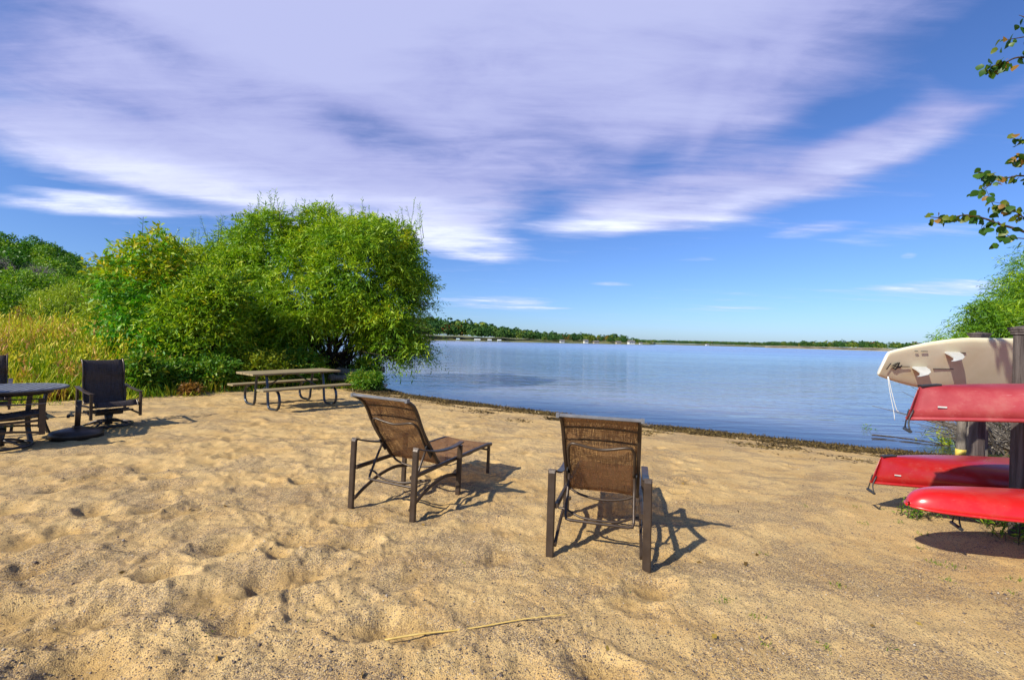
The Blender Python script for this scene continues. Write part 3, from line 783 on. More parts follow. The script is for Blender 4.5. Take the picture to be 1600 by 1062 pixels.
bush('bush', 'greyish bare twiggy bush on the lower hill slope', 60, 425, 34, 20, 50, 'bare', 36, 900, 6, .5, .03, 1.0, bark='bark_grey')
bush('bush', 'grey bare bush at left photo edge on lower hill slope', 8, 420, 26, 22, 52, 'bare', 37, 700, 6, .5, .03, 1.0, bark='bark_grey')
bush('bush', 'yellow green bush beside the young tree in the meadow', 150, 490, 34, 30, 21, 'lime', 38, 900, 8, .14, .05, .6)

# meadow of tall grass
rs = np.random.RandomState(9)
N = 90000
r_ = np.exp(rs.uniform(math.log(8.0), math.log(48), N)); th = rs.uniform(R(-62), R(-14), N)
mx, my = r_ * np.sin(th), r_ * np.cos(th)
ok = inside(mx, my, VEG) & (shore_sd(mx, my) > .5)
edge = np.full(N, 1e9)
for (x1, y1), (x2, y2) in zip(VEG[:9], VEG[1:10]):
    ex, ey = x2 - x1, y2 - y1; t = np.clip(((mx - x1) * ex + (my - y1) * ey) / (ex * ex + ey * ey), 0, 1)
    edge = np.minimum(edge, np.hypot(mx - x1 - t * ex, my - y1 - t * ey))
shrubby = (mx > -9.6) & (my > 11.5)
ok &= ~(shrubby & (rs.rand(N) > .25))
mx, my, edge, r_ = mx[ok], my[ok], edge[ok], r_[ok]; N = len(mx)
pn = fbm(mx * .55, my * .55, 3, 3); pn2 = fbm(mx * .9, my * .5, 2, 8)
hh = np.clip(.30 + edge * .36, .3, 1.5) * rs.uniform(.55, 1.15, N) * (1 + .18 * pn)
hh = np.where(mx > -9.2, np.minimum(hh, .75), hh)
wv = .010 + .0011 * r_ * rs.uniform(.6, 1.4, N)
gz = base_h(mx, my) - .04
az = rs.uniform(0, 6.28, N); ln = hh * rs.uniform(.10, .45, N)
bd = np.stack([np.cos(az), np.sin(az), np.zeros(N)], 1); sd_ = np.stack([-np.sin(az), np.cos(az), np.zeros(N)], 1)
face = rs.uniform(-1, 1, N)[:, None]; sd_ = unit(sd_ + bd * face)
b0 = np.stack([mx, my, gz], 1); up = np.array([0, 0, 1.0])
m1 = b0 + up * (hh * .55)[:, None] + bd * (ln * .3)[:, None]; tp = b0 + up * (hh * .98)[:, None] + bd * ln[:, None]
co = np.stack([b0 - sd_ * wv[:, None] * .5, b0 + sd_ * wv[:, None] * .5, m1 + sd_ * wv[:, None] * .42, m1 - sd_ * wv[:, None] * .42, tp + sd_ * wv[:, None] * .12, tp - sd_ * wv[:, None] * .12], 1).reshape(-1, 3)
i6 = np.arange(N)[:, None] * 6
fc = np.concatenate([i6 + np.array([0, 1, 2, 3]), i6 + np.array([3, 2, 4, 5])], 0)
col = np.clip(.34 + .32 * pn + .22 * rs.normal(size=N) * .6 + np.where(pn2 > .35, .38, 0) * (rs.rand(N) < .7), 0, 1)
tag(link('meadow_grass', mesh_np('meadow_grass', co, fc, {'rnd': np.repeat(col, 6)}), LEAF['grass']), 'tall yellow green meadow grass behind the patio furniture', 'grass', kind='stuff')
rs2 = np.random.RandomState(19); Ve = np.array(VEG[1:9], float); q_ = rs2.rand(2600) * (len(Ve) - 1); i_ = q_.astype(int); f_ = (q_ - i_)[:, None]
e_ = Ve[i_] * (1 - f_) + Ve[i_ + 1] * f_ + np.array([.55, -.65]) * (np.abs(rs2.normal(size=2600)) * .32)[:, None]
ok = fbm(e_[:, 0] * 1.6, e_[:, 1] * 1.6, 2, 61) > .0; e_ = e_[ok]; n_ = len(e_)
tag(link('edge_grass', leaf_mesh('edge_grass', np.stack([e_[:, 0], e_[:, 1], beach_h(e_[:, 0], e_[:, 1]) - .01], 1), unit(rs2.normal(size=(n_, 3)) * .5 + np.array([0, 0, 1.0])), rs2.uniform(.06, .24, n_), .012, rs2.rand(n_) * .75, rs2), LEAF['grass']), 'short stray grass where the meadow meets the sand', 'grass', kind='stuff')
# plumes and seed heads above the grass
sel = rs.choice(N, 5200, replace=False); sel = sel[(edge[sel] > .8)]
tpz = tp[sel] + rs.normal(size=(len(sel), 3)) * .03; K = 6
Pp = np.repeat(tpz, K, 0) + rs.normal(size=(len(sel) * K, 3)) * np.array([.04, .04, .10])
Dd = unit(rs.normal(size=Pp.shape) * .5 + np.array([0, 0, 1.0]))
tone = np.where(fbm(mx[sel] * .5, my[sel] * .5, 2, 14) > .1, .95, .66); tone = np.repeat(np.clip(tone + rs.normal(size=len(sel)) * .06, 0, 1), K)
tag(link('seed_heads', leaf_mesh('seed_heads', Pp, Dd, .13, .035, tone, rs), LEAF['grass']), 'reddish and straw coloured seed heads above the meadow grass', 'seed heads', kind='stuff')

# ================================================================== the big willow and its neighbours
wl = [px_lobe(*a) for a in [(568, 441, 90, 86, 15.6, 2.3), (470, 445, 105, 98, 16.2, 2.5), (615, 465, 44, 84, 15.6, 1.6), (395, 471, 85, 88, 15.6, 2.2), (530, 411, 110, 66, 16.6, 2.2),
                            (622, 528, 42, 32, 15.2, 1.0), (330, 478, 70, 92, 15.2, 2.0), (400, 530, 80, 58, 14.6, 1.5), (345, 545, 80, 55, 14.2, 1.4), (430, 391, 60, 48, 16.2, 1.5), (352, 425, 62, 50, 15.8, 1.5), (300, 440, 48, 52, 15.2, 1.3), (625, 408, 28, 40, 15.8, .9), (478, 470, 85, 46, 14.4, 1.2)]]
_r = np.random.RandomState(77)
_big = [(a[0], a[1], a[2], a[3] * .90, a[4] * .90, a[5] * .90) for a in wl]
_sp, _sd = lobes_shell(_r, _big, 54, .92, .4)
wl = _big + [(p[0], p[1], p[2] + .1, q * 1.05, q, q * .8) for p, q in zip(_sp, _r.uniform(.38, .85, 54))]
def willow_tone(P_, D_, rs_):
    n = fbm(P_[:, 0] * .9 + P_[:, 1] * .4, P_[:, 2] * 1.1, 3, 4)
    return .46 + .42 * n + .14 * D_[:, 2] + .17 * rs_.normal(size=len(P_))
wb = at(515, 578, 16.2)
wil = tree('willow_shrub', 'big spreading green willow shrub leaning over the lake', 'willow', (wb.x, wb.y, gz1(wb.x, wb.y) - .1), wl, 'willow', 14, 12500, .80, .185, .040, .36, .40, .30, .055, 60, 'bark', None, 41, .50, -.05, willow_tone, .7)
# upright shoots above the crown, and drooping tips over the water
rs = np.random.RandomState(44); sp = []
for px, py, cnt, wpx in [(432, 345, 16, 16), (480, 352, 11, 14), (390, 365, 14, 26), (340, 392, 14, 40), (565, 362, 10, 16), (640, 372, 9, 14), (520, 350, 14, 60), (300, 400, 10, 30)]:
    for q in range(cnt):
        sp.append(at(px + rs.normal() * wpx, py + rs.uniform(-8, 14), 15.8 + rs.normal() * .5))
Bp = np.array([tuple(v) for v in sp]); Dp = unit(rs.normal(size=Bp.shape) * .22 + np.array([.02, 0, 1.0]))
L_ = rs.uniform(.5, 1.15, len(Bp))
a1 = twigs(rs, Bp, Dp, L_, 18, .15, .026, .05, .8, .35 + .2 * rs.rand(len(Bp)), .25)
dr = []
for q in range(170):
    u = rs.rand(); dr.append(at(600 + 68 * u + rs.normal() * 6, 548 - 40 * u * rs.rand() + rs.normal() * 10, 15.3 + rs.normal() * .5))
for q in range(12): dr.append(at(655 + q * 1.6, 482 - q * .8, 15.4))
Bd = np.array([tuple(v) for v in dr]); Dd = unit(rs.normal(size=Bd.shape) * .35 + np.array([.75, -.1, -.15]))
a2 = twigs(rs, Bd, Dd, rs.uniform(.4, .8, len(Bd)), 12, .12, .026, .3, .8, .12 + .3 * rs.rand(len(Bd)), .3)
cat2 = [np.concatenate([u, v]) for u, v in zip(a1, a2)]
off = np.array(wil.location)
link('shoots', leaf_mesh('shoots', cat2[0] - off, cat2[1], cat2[2], cat2[3], cat2[4], rs), LEAF['willow'], wil)
tw = MB()
for b, d, l in zip(Bp, Dp, L_): tw.tube([Vector(b - off) - Vector(d) * .4, Vector(b - off), Vector(b - off) + Vector(d) * l], [.012, .008, .003], 4)
for b, d in zip(Bd, Dd): tw.tube([Vector(b - off) - Vector((.9, 0, -.15)), Vector(b - off), Vector(b - off) + Vector(d) * .55 - Vector((0, 0, .1))], [.012, .008, .003], 4)
tag(tw.build('twigs', M['bark'], wil), kind='stuff')
# dead understorey stems showing dark below the crown
rs = np.random.RandomState(46); ds = MB()
for q in range(70):
    b = at(rs.uniform(500, 585), rs.uniform(572, 588), rs.uniform(15.2, 16.6)) - wil.location; b.z = rs.uniform(-.05, .1)
    e = at(rs.uniform(455, 640), rs.uniform(490, 560), rs.uniform(15, 16.8)) - wil.location
    mid = b.lerp(e, .5) + Vector((rs.normal() * .15, rs.normal() * .15, .15)); r0 = rs.uniform(.008, .028)
    ds.tube(curve([b, mid, e], 4), [r0 * (1 - .08 * i) for i in range(9)], 5)
tag(ds.build('stems', M['bark'], wil, smooth=True), kind='stuff')

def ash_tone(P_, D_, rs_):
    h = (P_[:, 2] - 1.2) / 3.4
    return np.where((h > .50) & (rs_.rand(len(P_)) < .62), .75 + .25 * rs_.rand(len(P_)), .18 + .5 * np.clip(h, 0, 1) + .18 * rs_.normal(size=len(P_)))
al = [px_lobe(*a) for a in [(238, 405, 42, 40, 12.4, .9), (215, 440, 50, 45, 12.4, 1.0), (262, 450, 42, 50, 12.4, 1.0), (225, 500, 52, 45, 12.2, 1.0), (255, 540, 45, 40, 12.0, .9), (205, 548, 42, 38, 12.0, .9), (240, 375, 26, 22, 12.4, .5)]]
ab = at(247, 600, 12.2)
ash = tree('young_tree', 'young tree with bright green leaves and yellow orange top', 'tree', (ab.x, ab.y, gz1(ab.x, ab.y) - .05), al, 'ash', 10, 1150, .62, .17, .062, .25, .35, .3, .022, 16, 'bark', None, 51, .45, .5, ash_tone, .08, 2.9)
rs = np.random.RandomState(52); off = np.array(ash.location)
Bp = np.array([tuple(at(222, 372, 12.4)), tuple(at(178, 392, 12.4)), tuple(at(172, 420, 12.3)), tuple(at(240, 372, 12.4))]); Dp = unit(np.array([[.03, 0, 1.0], [-.35, 0, .75], [-.9, 0, .25], [.15, 0, 1.0]]))
a1 = twigs(rs, Bp, Dp, np.array([.62, .35, .4, .3]), 9, .16, .05, .08, .9, np.array([.35, .3, .8, .7]), .25)
link('shoots', leaf_mesh('shoots', a1[0] - off, *a1[1:], rs), LEAF['ash'], ash)
for b, d, l in zip(Bp, Dp, (.62, .35, .4, .3)): MB().tube([Vector(b - off) - Vector(d) * .5, Vector(b - off), Vector(b - off) + Vector(d) * l], [.012, .008, .004], 5).build('twig', M['bark'], ash)

bush('bush', 'leafy green bush between the young tree and the willow', 318, 500, 66, 84, 12.3, 'willow', 61, 3000, 11, .15, .036, .7, sub=14)
bush('bush', 'low green bush right behind the left picnic bench end', 330, 580, 46, 32, 11.7, 'weed', 62, 800, 8, .11, .045, .42)
bush('bush', 'low weedy green bush at the foot of the young tree', 262, 590, 40, 26, 10.9, 'weed', 63, 700, 8, .11, .045, .4)
bush('bush', 'dark green leafy bush right beside the far swivel chair', 222, 588, 26, 34, 10.2, 'weed', 64, 600, 8, .12, .055, .4)
bush('bush', 'yellowish weedy bush under the willow behind the picnic table', 405, 572, 46, 30, 12.6, 'willow_y', 65, 700, 9, .10, .032, .45)
bush('bush', 'small rust brown weed clump at the meadow edge', 298, 610, 10, 9, 10.4, 'rust', 66, 110, 8, .09, .03, .3)
bush('bush', 'leafy green bush under the willow at the table end', 470, 572, 40, 30, 13.6, 'weed', 67, 600, 9, .10, .035, .45)
bush('bush', 'bright green weed clump on the bank above the waterline', 572, 594, 26, 13, 13.9, 'weed', 68, 420, 9, .12, .030, .35)
bush('bush', 'dark green weed clump on top of the mossy bank logs', 575, 566, 24, 16, 15.0, 'weed', 69, 420, 9, .11, .032, .35)
bush('bush', 'orange brown dead weed clump behind the patio table', 95, 622, 16, 12, 9.0, 'rust', 70, 240, 8, .08, .025, .3)
bush('bush', 'short green weed clump behind the patio table', 78, 622, 14, 12, 9.2, 'weed', 71, 240, 8, .08, .035, .3)

# mossy logs on the bank
def log(label, pts, r, seed, mat='bark_grey', name='fallen_log'):
    rs_ = random.Random(seed); cp = curve(pts, 6); c0 = cp[0].copy()
    mb = MB().tube([p - c0 for p in cp], [r * (1 + rs_.uniform(-.14, .14)) * (1 - .35 * i / len(cp)) for i in range(len(cp))], 9)
    o = mb.build(name, M[mat], None, smooth=True); o.location = c0
    return tag(o, label, 'log')
log('upper grey log lying on the bank beside the picnic table', [at(525, 580, 14.6), at(560, 581, 14.7), at(601, 578, 15.0)], .13, 1)
log('lower grey log lying on the bank beside the picnic table', [at(515, 590, 14.2), at(550, 590, 14.2), at(585, 587, 14.5)], .12, 2)

# ================================================================== furniture
def chaise(label):
    """local: x across, +y towards the foot end, rear legs at y=0"""
    o = empty('chaise_lounge'); W = .64; br = M['bronze']
    for s in (-1, 1):
        xs = s * W / 2
        MB().bar([(xs, 0, -.05), (xs, -.002, .3), (xs, 0, .575), (xs, .012, .597)], .054, .030, (1, 0, 0)).build('rear_leg', br, o)
        MB().bar([(xs, .745, -.06), (xs, .745, .25), (xs, .745, .478)], .050, .030, (1, 0, 0)).build('front_leg', br, o)
        MB().bar(curve([(xs, -.005, .598), (xs, .10, .562), (xs, .30, .512), (xs, .52, .488), (xs, .68, .492), (xs, .772, .503)], 5), .052, .013, (1, 0, 0)).build('armrest', br, o)
        xr = s * (W / 2 - .034)
        MB().bar([(xr, .0, .352), (xr, .4, .350), (xr, .9, .344), (xr, 1.45, .336), (xr, 1.545, .322)], .030, .034, (1, 0, 0)).build('side_rail', br, o)
        MB().bar(curve([(xr, .0, .085), (xr, .14, .150), (xr, .33, .205), (xr, .55, .222), (xr, .745, .185)], 4), .020, .030, (1, 0, 0)).build('stretcher', br, o)
        xf = s * .275
        MB().bar([(xf, 1.515, -.05), (xf, 1.515, .15), (xf, 1.512, .322)], .028, .040, (1, 0, 0)).build('foot_leg', br, o)
    MB().tube([(-.29, 1.47, .275), (.29, 1.47, .275)], .011).build('foot_crossbar', br, o, True)
    MB().tube(curve([(-.285, 1.08, .325), (-.2, 1.10, .285), (0, 1.11, .275), (.2, 1.10, .285), (.285, 1.08, .325)], 5), .009).build('seat_brace', br, o, True)
    prof = curve([(0, .470, .345), (0, .335, .500), (0, .205, .655), (0, .125, .775), (0, .078, .855), (0, .022, .925), (0, -.052, .968), (0, -.092, .985)], 4)
    bf = MB()
    for s in (-1, 1): bf.bar([p + Vector((s * .262, 0, 0)) for p in prof], .026, .030, (1, 0, 0))
    fr_ = bf.build('back_frame', br, o)
    MB().bar([(-.282, -.094, .990), (.282, -.094, .990)], .032, .022, (0, 1, 0)).build('head_bar', M['grey_metal'], fr_)
    for s in (-1, 1): MB().box((s * .276, -.092, .989), (.022, .040, .030)).build('end_cap', M['grey_metal'], fr_)
    MB().sheet(prof, .505, .005, .014, 10).build('back_sling', M['sling'], o, True)
    for zc, hh_ in ((.885, .007), (.800, .005)):  # two narrow dark bands across the upper back sling
        i_ = min(range(len(prof)), key=lambda i: abs(prof[i].z - zc)); p_ = prof[i_]; t_ = (prof[i_ + 1] - prof[i_ - 1]).normalized()
        MB().sheet([p_ - t_ * hh_ , p_ + t_ * hh_], .500, .010, .014, 10).build('cross_band', M['bronze'], o)
    seat = curve([(0, .475, .360), (0, .75, .353), (0, 1.1, .347), (0, 1.42, .342), (0, 1.53, .338), (0, 1.555, .322)], 4)
    MB().sheet(seat, .545, .005, .012, 10).build('seat_sling', M['sling'], o, True)
    MB().tube(curve([(-.25, .455, .352), (-.16, .435, .318), (0, .425, .300), (.16, .435, .318), (.25, .455, .352)], 5), .010).build('hinge_bar', br, o, True)
    # bent support rod behind the sling
    MB().tube(curve([(-.232, .275, .535), (-.235, .165, .690), (-.222, .120, .752), (-.185, .096, .772), (-.08, .104, .752), (0, .110, .742), (.08, .104, .752), (.185, .096, .772), (.222, .120, .752), (.235, .165, .690), (.232, .275, .535)], 6), .0105).build('back_brace', br, o, True)
    MB().tube([(-.236, .290, .545), (-.236, .215, .420), (-.236, .125, .262), (-.228, .108, .236), (-.20, .104, .232), (.20, .104, .232), (.228, .108, .236), (.236, .125, .262), (.236, .215, .420), (.236, .290, .545)], .0105).build('support_bail', br, o, True)
    MB().tube(curve([(-.30, .20, .275), (-.24, .19, .272), (-.13, .15, .245), (0, .14, .240), (.13, .15, .245), (.24, .19, .272), (.30, .20, .275)], 5), .009).build('rear_crossbar', br, o, True)
    for s in (-1, 1): MB().box((s * .250, .30, .50), (.010, .035, .14), Matrix.Rotation(.7, 3, 'X')).build('ratchet', M['black'], o)
    return tag(o, label, 'lounge chair', 'chaise lounges on the sand')
def set_at(o, x, y, z, yaw, pitch=0, roll=0):
    o.matrix_world = Matrix.Translation((x, y, z)) @ Matrix.Rotation(yaw, 4, 'Z') @ Matrix.Rotation(pitch, 4, 'X') @ Matrix.Rotation(roll, 4, 'Y')
ch1 = chaise('left brown chaise lounge angled to the right, its foot end in view')
ch2 = copy_tree(ch1); ch2['label'] = 'right brown chaise lounge seen from behind, nearest to the camera'
set_at(ch1, -1.0683, 3.6087, .006, -.388, -.016, .02)
set_at(ch2, .6071, 2.8868, .006, -.2736, -.046, -.003)

def swivel_chair(label):
    """local: x across, faces -y, pedestal at the origin"""
    o = empty('swivel_chair'); W = .285; br = M['bronze']; yf, yb = -.35, .35
    for s in (-1, 1):
        xs = s * W
        MB().bar([(xs, yf, .16), (xs, yf, .40), (xs, yf, .535)], .030, .055, (1, 0, 0)).build('front_post', br, o)
        MB().bar([(xs, yb, .15), (xs, yb, .40), (xs, yb, .585)], .030, .055, (1, 0, 0)).build('rear_post', br, o)
        MB().bar(curve([(xs, yf - .03, .538), (xs, yf + .08, .540), (xs, -.08, .548), (xs, .16, .570), (xs, yb + .02, .600)], 4), .055, .013, (1, 0, 0)).build('armrest', br, o)
        MB().bar(curve([(xs, yf, .185), (xs * .9, -.12, .215), (xs * .9, .12, .215), (xs, yb, .18)], 4), .018, .026, (1, 0, 0)).build('stretcher', br, o)
        MB().bar([(xs * .95, yf, .335), (xs * .95, 0, .325), (xs * .95, yb, .31)], .024, .030, (1, 0, 0)).build('side_rail', br, o)
    MB().bar([(-W, yf, .345), (W, yf, .345)], .024, .034, (0, 1, 0)).build('front_rail', br, o)
    prof = curve([(0, yf - .05, .335), (0, yf - .01, .385), (0, yf + .05, .405), (0, -.05, .375), (0, .14, .345), (0, .20, .375), (0, .225, .48), (0, .265, .66), (0, .255, .80), (0, .285, .93), (0, .335, 1.005), (0, .37, 1.0)], 4)
    MB().sheet(prof, .47, .006, .012, 8).build('sling', M['sling_dark'], o, True)
    bf = MB()
    for s in (-1, 1): bf.bar([p + Vector((s * .243, 0, 0)) for p in prof], .020, .024, (1, 0, 0))
    bf.build('sling_frame', br, o)
    MB().tube([(-.27, .10, .23), (.27, .10, .23)], .014).build('crossbar', br, o, True)
    MB().tube([(-.27, -.10, .23), (.27, -.10, .23)], .014).build('crossbar', br, o, True)
    MB().tube([(-.16, -.02, .205), (.16, -.02, .205)], .040, 12).build('rocker_spring', M['black'], o, True)
    MB().lathe([(.05, .02), (.045, .10), (.06, .20)], 14).build('pedestal', M['dark_metal'], o, True)
    b = MB(); ring = [(.285 * math.cos(a), .285 * math.sin(a), .018) for a in np.linspace(0, 2 * math.pi, 33)]
    b.tube(ring, .016, 8)
    for k in range(4):
        a = math.pi / 4 + k * math.pi / 2; c_, s_ = math.cos(a), math.sin(a)
        b.tube(curve([(.03 * c_, .03 * s_, .09), (.14 * c_, .14 * s_, .075), (.285 * c_, .285 * s_, .02)], 4), .015, 7)
    b.build('ring_base', M['dark_metal'], o, True)
    return tag(o, label, 'patio chair', 'dark patio swivel chairs')
sc1 = swivel_chair('dark swivel patio chair facing the lake behind the umbrella stand')
set_at(sc1, -6.27, 6.70, bz1(-6.27, 6.7), 1.0)
sc2 = copy_tree(sc1); sc2['label'] = 'dark swivel chair seen side on in front of the round patio table'
set_at(sc2, -6.24, 5.24, bz1(-6.24, 5.24), 2.42)
sc3 = copy_tree(sc1); sc3['label'] = 'dark patio chair behind the round table, cut by left photo edge'
set_at(sc3, -8.55, 6.95, bz1(-8.55, 6.95), .85)

def patio_table():
    o = empty('patio_table'); Rr = .56; H = .70
    rim = MB().lathe([(Rr - .075, H - .004), (Rr - .03, H), (Rr - .006, H - .006), (Rr, H - .018), (Rr - .006, H - .032), (Rr - .075, H - .028), (Rr - .075, H - .004)], 48)
    rim.f = rim.f[:-2]; rim.build('rim', M['grey_metal'], o, True)
    for k in range(13):                                    # slats across the middle, each a bar
        xk = -.48 + k * .08; L_ = math.sqrt(max((Rr - .065) ** 2 - xk * xk, .0001))
        MB().bar([(xk, -L_, H - .014), (xk, L_, H - .014)], .062, .014, (1, 0, 0)).build('slat', M['grey_metal'], o)
    ap = MB().lathe([(Rr - .16, H - .09), (Rr - .15, H - .09), (Rr - .15, H - .026), (Rr - .16, H - .026), (Rr - .16, H - .09)], 40); ap.f = ap.f[:-2]
    ap.build('apron', M['dark_metal'], o, True)
    for k in range(4):
        a = math.pi / 4 + k * math.pi / 2; c_, s_ = math.cos(a), math.sin(a)
        MB().bar(curve([(.40 * c_, .40 * s_, H - .03), (.36 * c_, .36 * s_, .45), (.36 * c_, .36 * s_, .2), (.43 * c_, .43 * s_, -.03)], 4), .05, .03, (-s_, c_, 0)).build('leg', M['dark_metal'], o)
    rg = MB().tube([(.30 * math.cos(a), .30 * math.sin(a), .30) for a in np.linspace(0, 2 * math.pi, 25)], .012, 6); rg.build('brace_ring', M['dark_metal'], o, True)
    return tag(o, 'round dark slatted patio table at the left photo edge', 'table')
pt = patio_table(); set_at(pt, -6.66, 5.70, bz1(-6.5, 5.6), .55)
def umbrella_stand():
    o = empty('umbrella_stand')
    MB().lathe([(.275, -.03), (.28, .035), (.265, .055), (.17, .082), (.07, .098), (.05, .105)], 40).build('base', M['bronze'], o, True)
    MB().tube([(0, 0, .09), (.006, 0, .30), (.012, 0, .475)], .030, 14).build('pole_sleeve', M['bronze'], o, True)
    MB().tube([(0, 0, .095), (0, 0, .125)], .05, 14).build('collar', M['bronze'], o, True)
    kb = MB().tube([(-.03, -.02, .26), (-.075, -.045, .26)], .009, 8).build('set_screw', M['black'], o, True)
    MB().tube([(-.07, -.043, .26), (-.09, -.054, .26)], .024, 10).build('knob', M['black'], kb, True)
    return tag(o, 'brown round umbrella stand with empty pole sleeve on the sand', 'umbrella stand')
us = umbrella_stand(); g = on_z(120, 680, .02); us.location = (g.x, g.y, bz1(g.x, g.y) + .02); us.rotation_euler = (0, R(1.2), 0)

def picnic_table():
    """local x along the length"""
    o = empty('picnic_table'); hl, ht, hb = .93, .735, .455
    rr = random.Random(4)
    for k in range(5):
        e = rr.uniform(-.004, .004)
        MB().bar([(-hl + e, -.32 + k * .16, ht - .02 + e * .5), (hl + e, -.32 + k * .16, ht - .02 - e * .5)], .153, .040, (0, 1, 0)).build('top_plank', M['plank'], o)
    for s in (-1, 1):
        for k in (0, 1):
            e = rr.uniform(-.004, .004)
            MB().bar([(-hl + e, s * (.63 + k * .145), hb - .02), (hl + e, s * (.63 + k * .145), hb - .02 + e)], .138, .038, (0, 1, 0)).build('bench_plank', M['plank'], o)
    for ex in (-.60, .60):
        for s in (-1, 1):
            MB().tube(curve([(ex, s * .20, ht - .042), (ex, s * .245, .52), (ex, s * .285, .25), (ex, s * .31, .09), (ex, s * .375, .025), (ex, s * .50, .018), (ex, s * .66, .026), (ex, s * .76, .09), (ex, s * .79, .20), (ex, s * .755, .33), (ex, s * .68, .395), (ex, s * .62, .408)], 5), .026, 10).build('leg_tube', M['galv'], o, True)
            MB().bar([(ex, s * .58, hb - .042), (ex, s * .82, hb - .042)], .05, .008, (1, 0, 0)).build('bench_bracket', M['galv'], o)
        MB().bar([(ex, -.37, ht - .044), (ex, .37, ht - .044)], .05, .008, (1, 0, 0)).build('top_bracket', M['galv'], o)
        MB().tube([(ex, -.26, .36), (ex, .26, .36)], .020, 8).build('crosspiece', M['galv'], o, True)
        MB().tube([(ex, 0, .36), (ex * .12, 0, ht - .045)], .014, 8).build('brace', M['galv'], o, True)
    return tag(o, 'wooden picnic table with two benches on bent steel tubes', 'picnic table')
pc = picnic_table(); set_at(pc, -4.80, 9.36, -.03, .93)

# ================================================================== canoes, board and rack
def canoe(label, Lc, B, D, mat, blunt, plate=True, seed=0):
    """overturned hull; local x runs from the visible tip (0) to the far tip (Lc); z=0 is the gunwale, keel up"""
    o = empty('canoe'); nx, na = 64, 20; vs = []; fs = []
    S = [(1 - math.cos(math.pi * i / nx)) / 2 for i in range(nx + 1)]
    def dims(u):
        s = abs(2 * u - 1)
        b = B / 2 * max(1 - s ** (2.3 if not blunt else 4.0), 0) ** (.85 if not blunt else .5)
        if blunt: d = D * max(1 - s ** 24, .0) ** .5
        else: d = D * (1 + .10 * s ** 3)
        return max(b, .012), max(d, .03), s
    for u in S:
        b, d, s = dims(u)
        for j in range(na + 1):
            ph = -math.pi / 2 + math.pi * j / na
            yy = b * math.copysign(abs(math.sin(ph)) ** .85, math.sin(ph))
            zz = d * abs(math.cos(ph)) ** (.62 if not blunt else .8)
            flare = 1.0 + .05 * (1 - zz / d)
            rake = (.075 * (zz / d) if not blunt else 0) * (1 - 2 * u) * s ** 6
            vs.append((u * Lc + rake, yy * flare, zz - (.06 * s ** 4 if not blunt else .02 * s ** 4)))
    for i in range(nx):
        for j in range(na):
            a = i * (na + 1) + j; fs.append((a, a + 1, a + na + 2, a + na + 1))
    for i in (0, nx):
        q = [i * (na + 1) + j for j in range(na + 1)]; fs.append(tuple(q if i == 0 else q[::-1]))
    me = bpy.data.meshes.new('hull'); me.from_pydata(vs, [], fs)
    for p in me.polygons: p.use_smooth = True
    me.update(); h = link('hull', me, mat, o)
    md = h.modifiers.new('wall', 'SOLIDIFY'); md.thickness = .008; md.offset = 1
    gw = MB()
    for e in (0, na):
        gw.tube([Vector(vs[i * (na + 1) + e]) + Vector((0, 0, .004)) for i in range(nx + 1)], .014 if not blunt else .010, 6)
    gw.build('gunwale', mat, o, True)
    mid = na // 2
    if plate:
        pl = MB().bar([Vector(vs[i * (na + 1) + mid]) + Vector((0, 0, .004)) for i in range(1, 9)], .045, .014, (0, 1, 0)); pl.build('skid_plate', M['black'], o)
    # carrying handle
    t0 = Vector((0 if not blunt else .35, 0, 0)); dz = -.05
    MB().tube(curve([t0 + Vector((.02, -.02, .06 + dz)), t0 + Vector((-.02, -.03, -.02 + dz)), t0 + Vector((-.03, -.055, -.085 + dz))], 4), .005, 6).build('handle_cord', M['black'], o, True)
    MB().tube(curve([t0 + Vector((.02, .02, .06 + dz)), t0 + Vector((.01, .03, -.02 + dz)), t0 + Vector((.02, .055, -.085 + dz))], 4), .005, 6).build('handle_cord', M['black'], o, True)
    MB().tube([t0 + Vector((-.035, -.065, -.09 + dz)), t0 + Vector((.025, .065, -.09 + dz))], .012, 8).build('handle_grip', M['black'], o, True)
    if not blunt:                                         # small pale maker's plate, unreadable
        MB().box((.155, -dims(.155 / Lc)[0] * .98 - .010, .045), (.050, .004, .010), Matrix.Rotation(-.30, 3, 'Z')).build('name_plate', M['fin'], o)
    return tag(o, label, 'canoe', 'red canoes on the rack')
def orient(o, p, d, up=(0, 0, 1)):
    xa = Vector(d).normalized(); ya = Vector(up).cross(xa).normalized(); za = xa.cross(ya)
    o.matrix_world = Matrix.Translation(p) @ Matrix((xa, ya, za)).transposed().to_4x4()
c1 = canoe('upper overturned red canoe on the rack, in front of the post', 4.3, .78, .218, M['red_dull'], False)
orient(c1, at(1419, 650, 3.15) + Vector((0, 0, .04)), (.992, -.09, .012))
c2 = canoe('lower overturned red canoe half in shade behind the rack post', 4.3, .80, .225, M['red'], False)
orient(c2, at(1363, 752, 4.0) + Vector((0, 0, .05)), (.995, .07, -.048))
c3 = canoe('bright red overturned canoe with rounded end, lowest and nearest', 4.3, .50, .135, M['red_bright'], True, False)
orient(c3, at(1420, 785, 3.05), (.998, -.01, -.040))

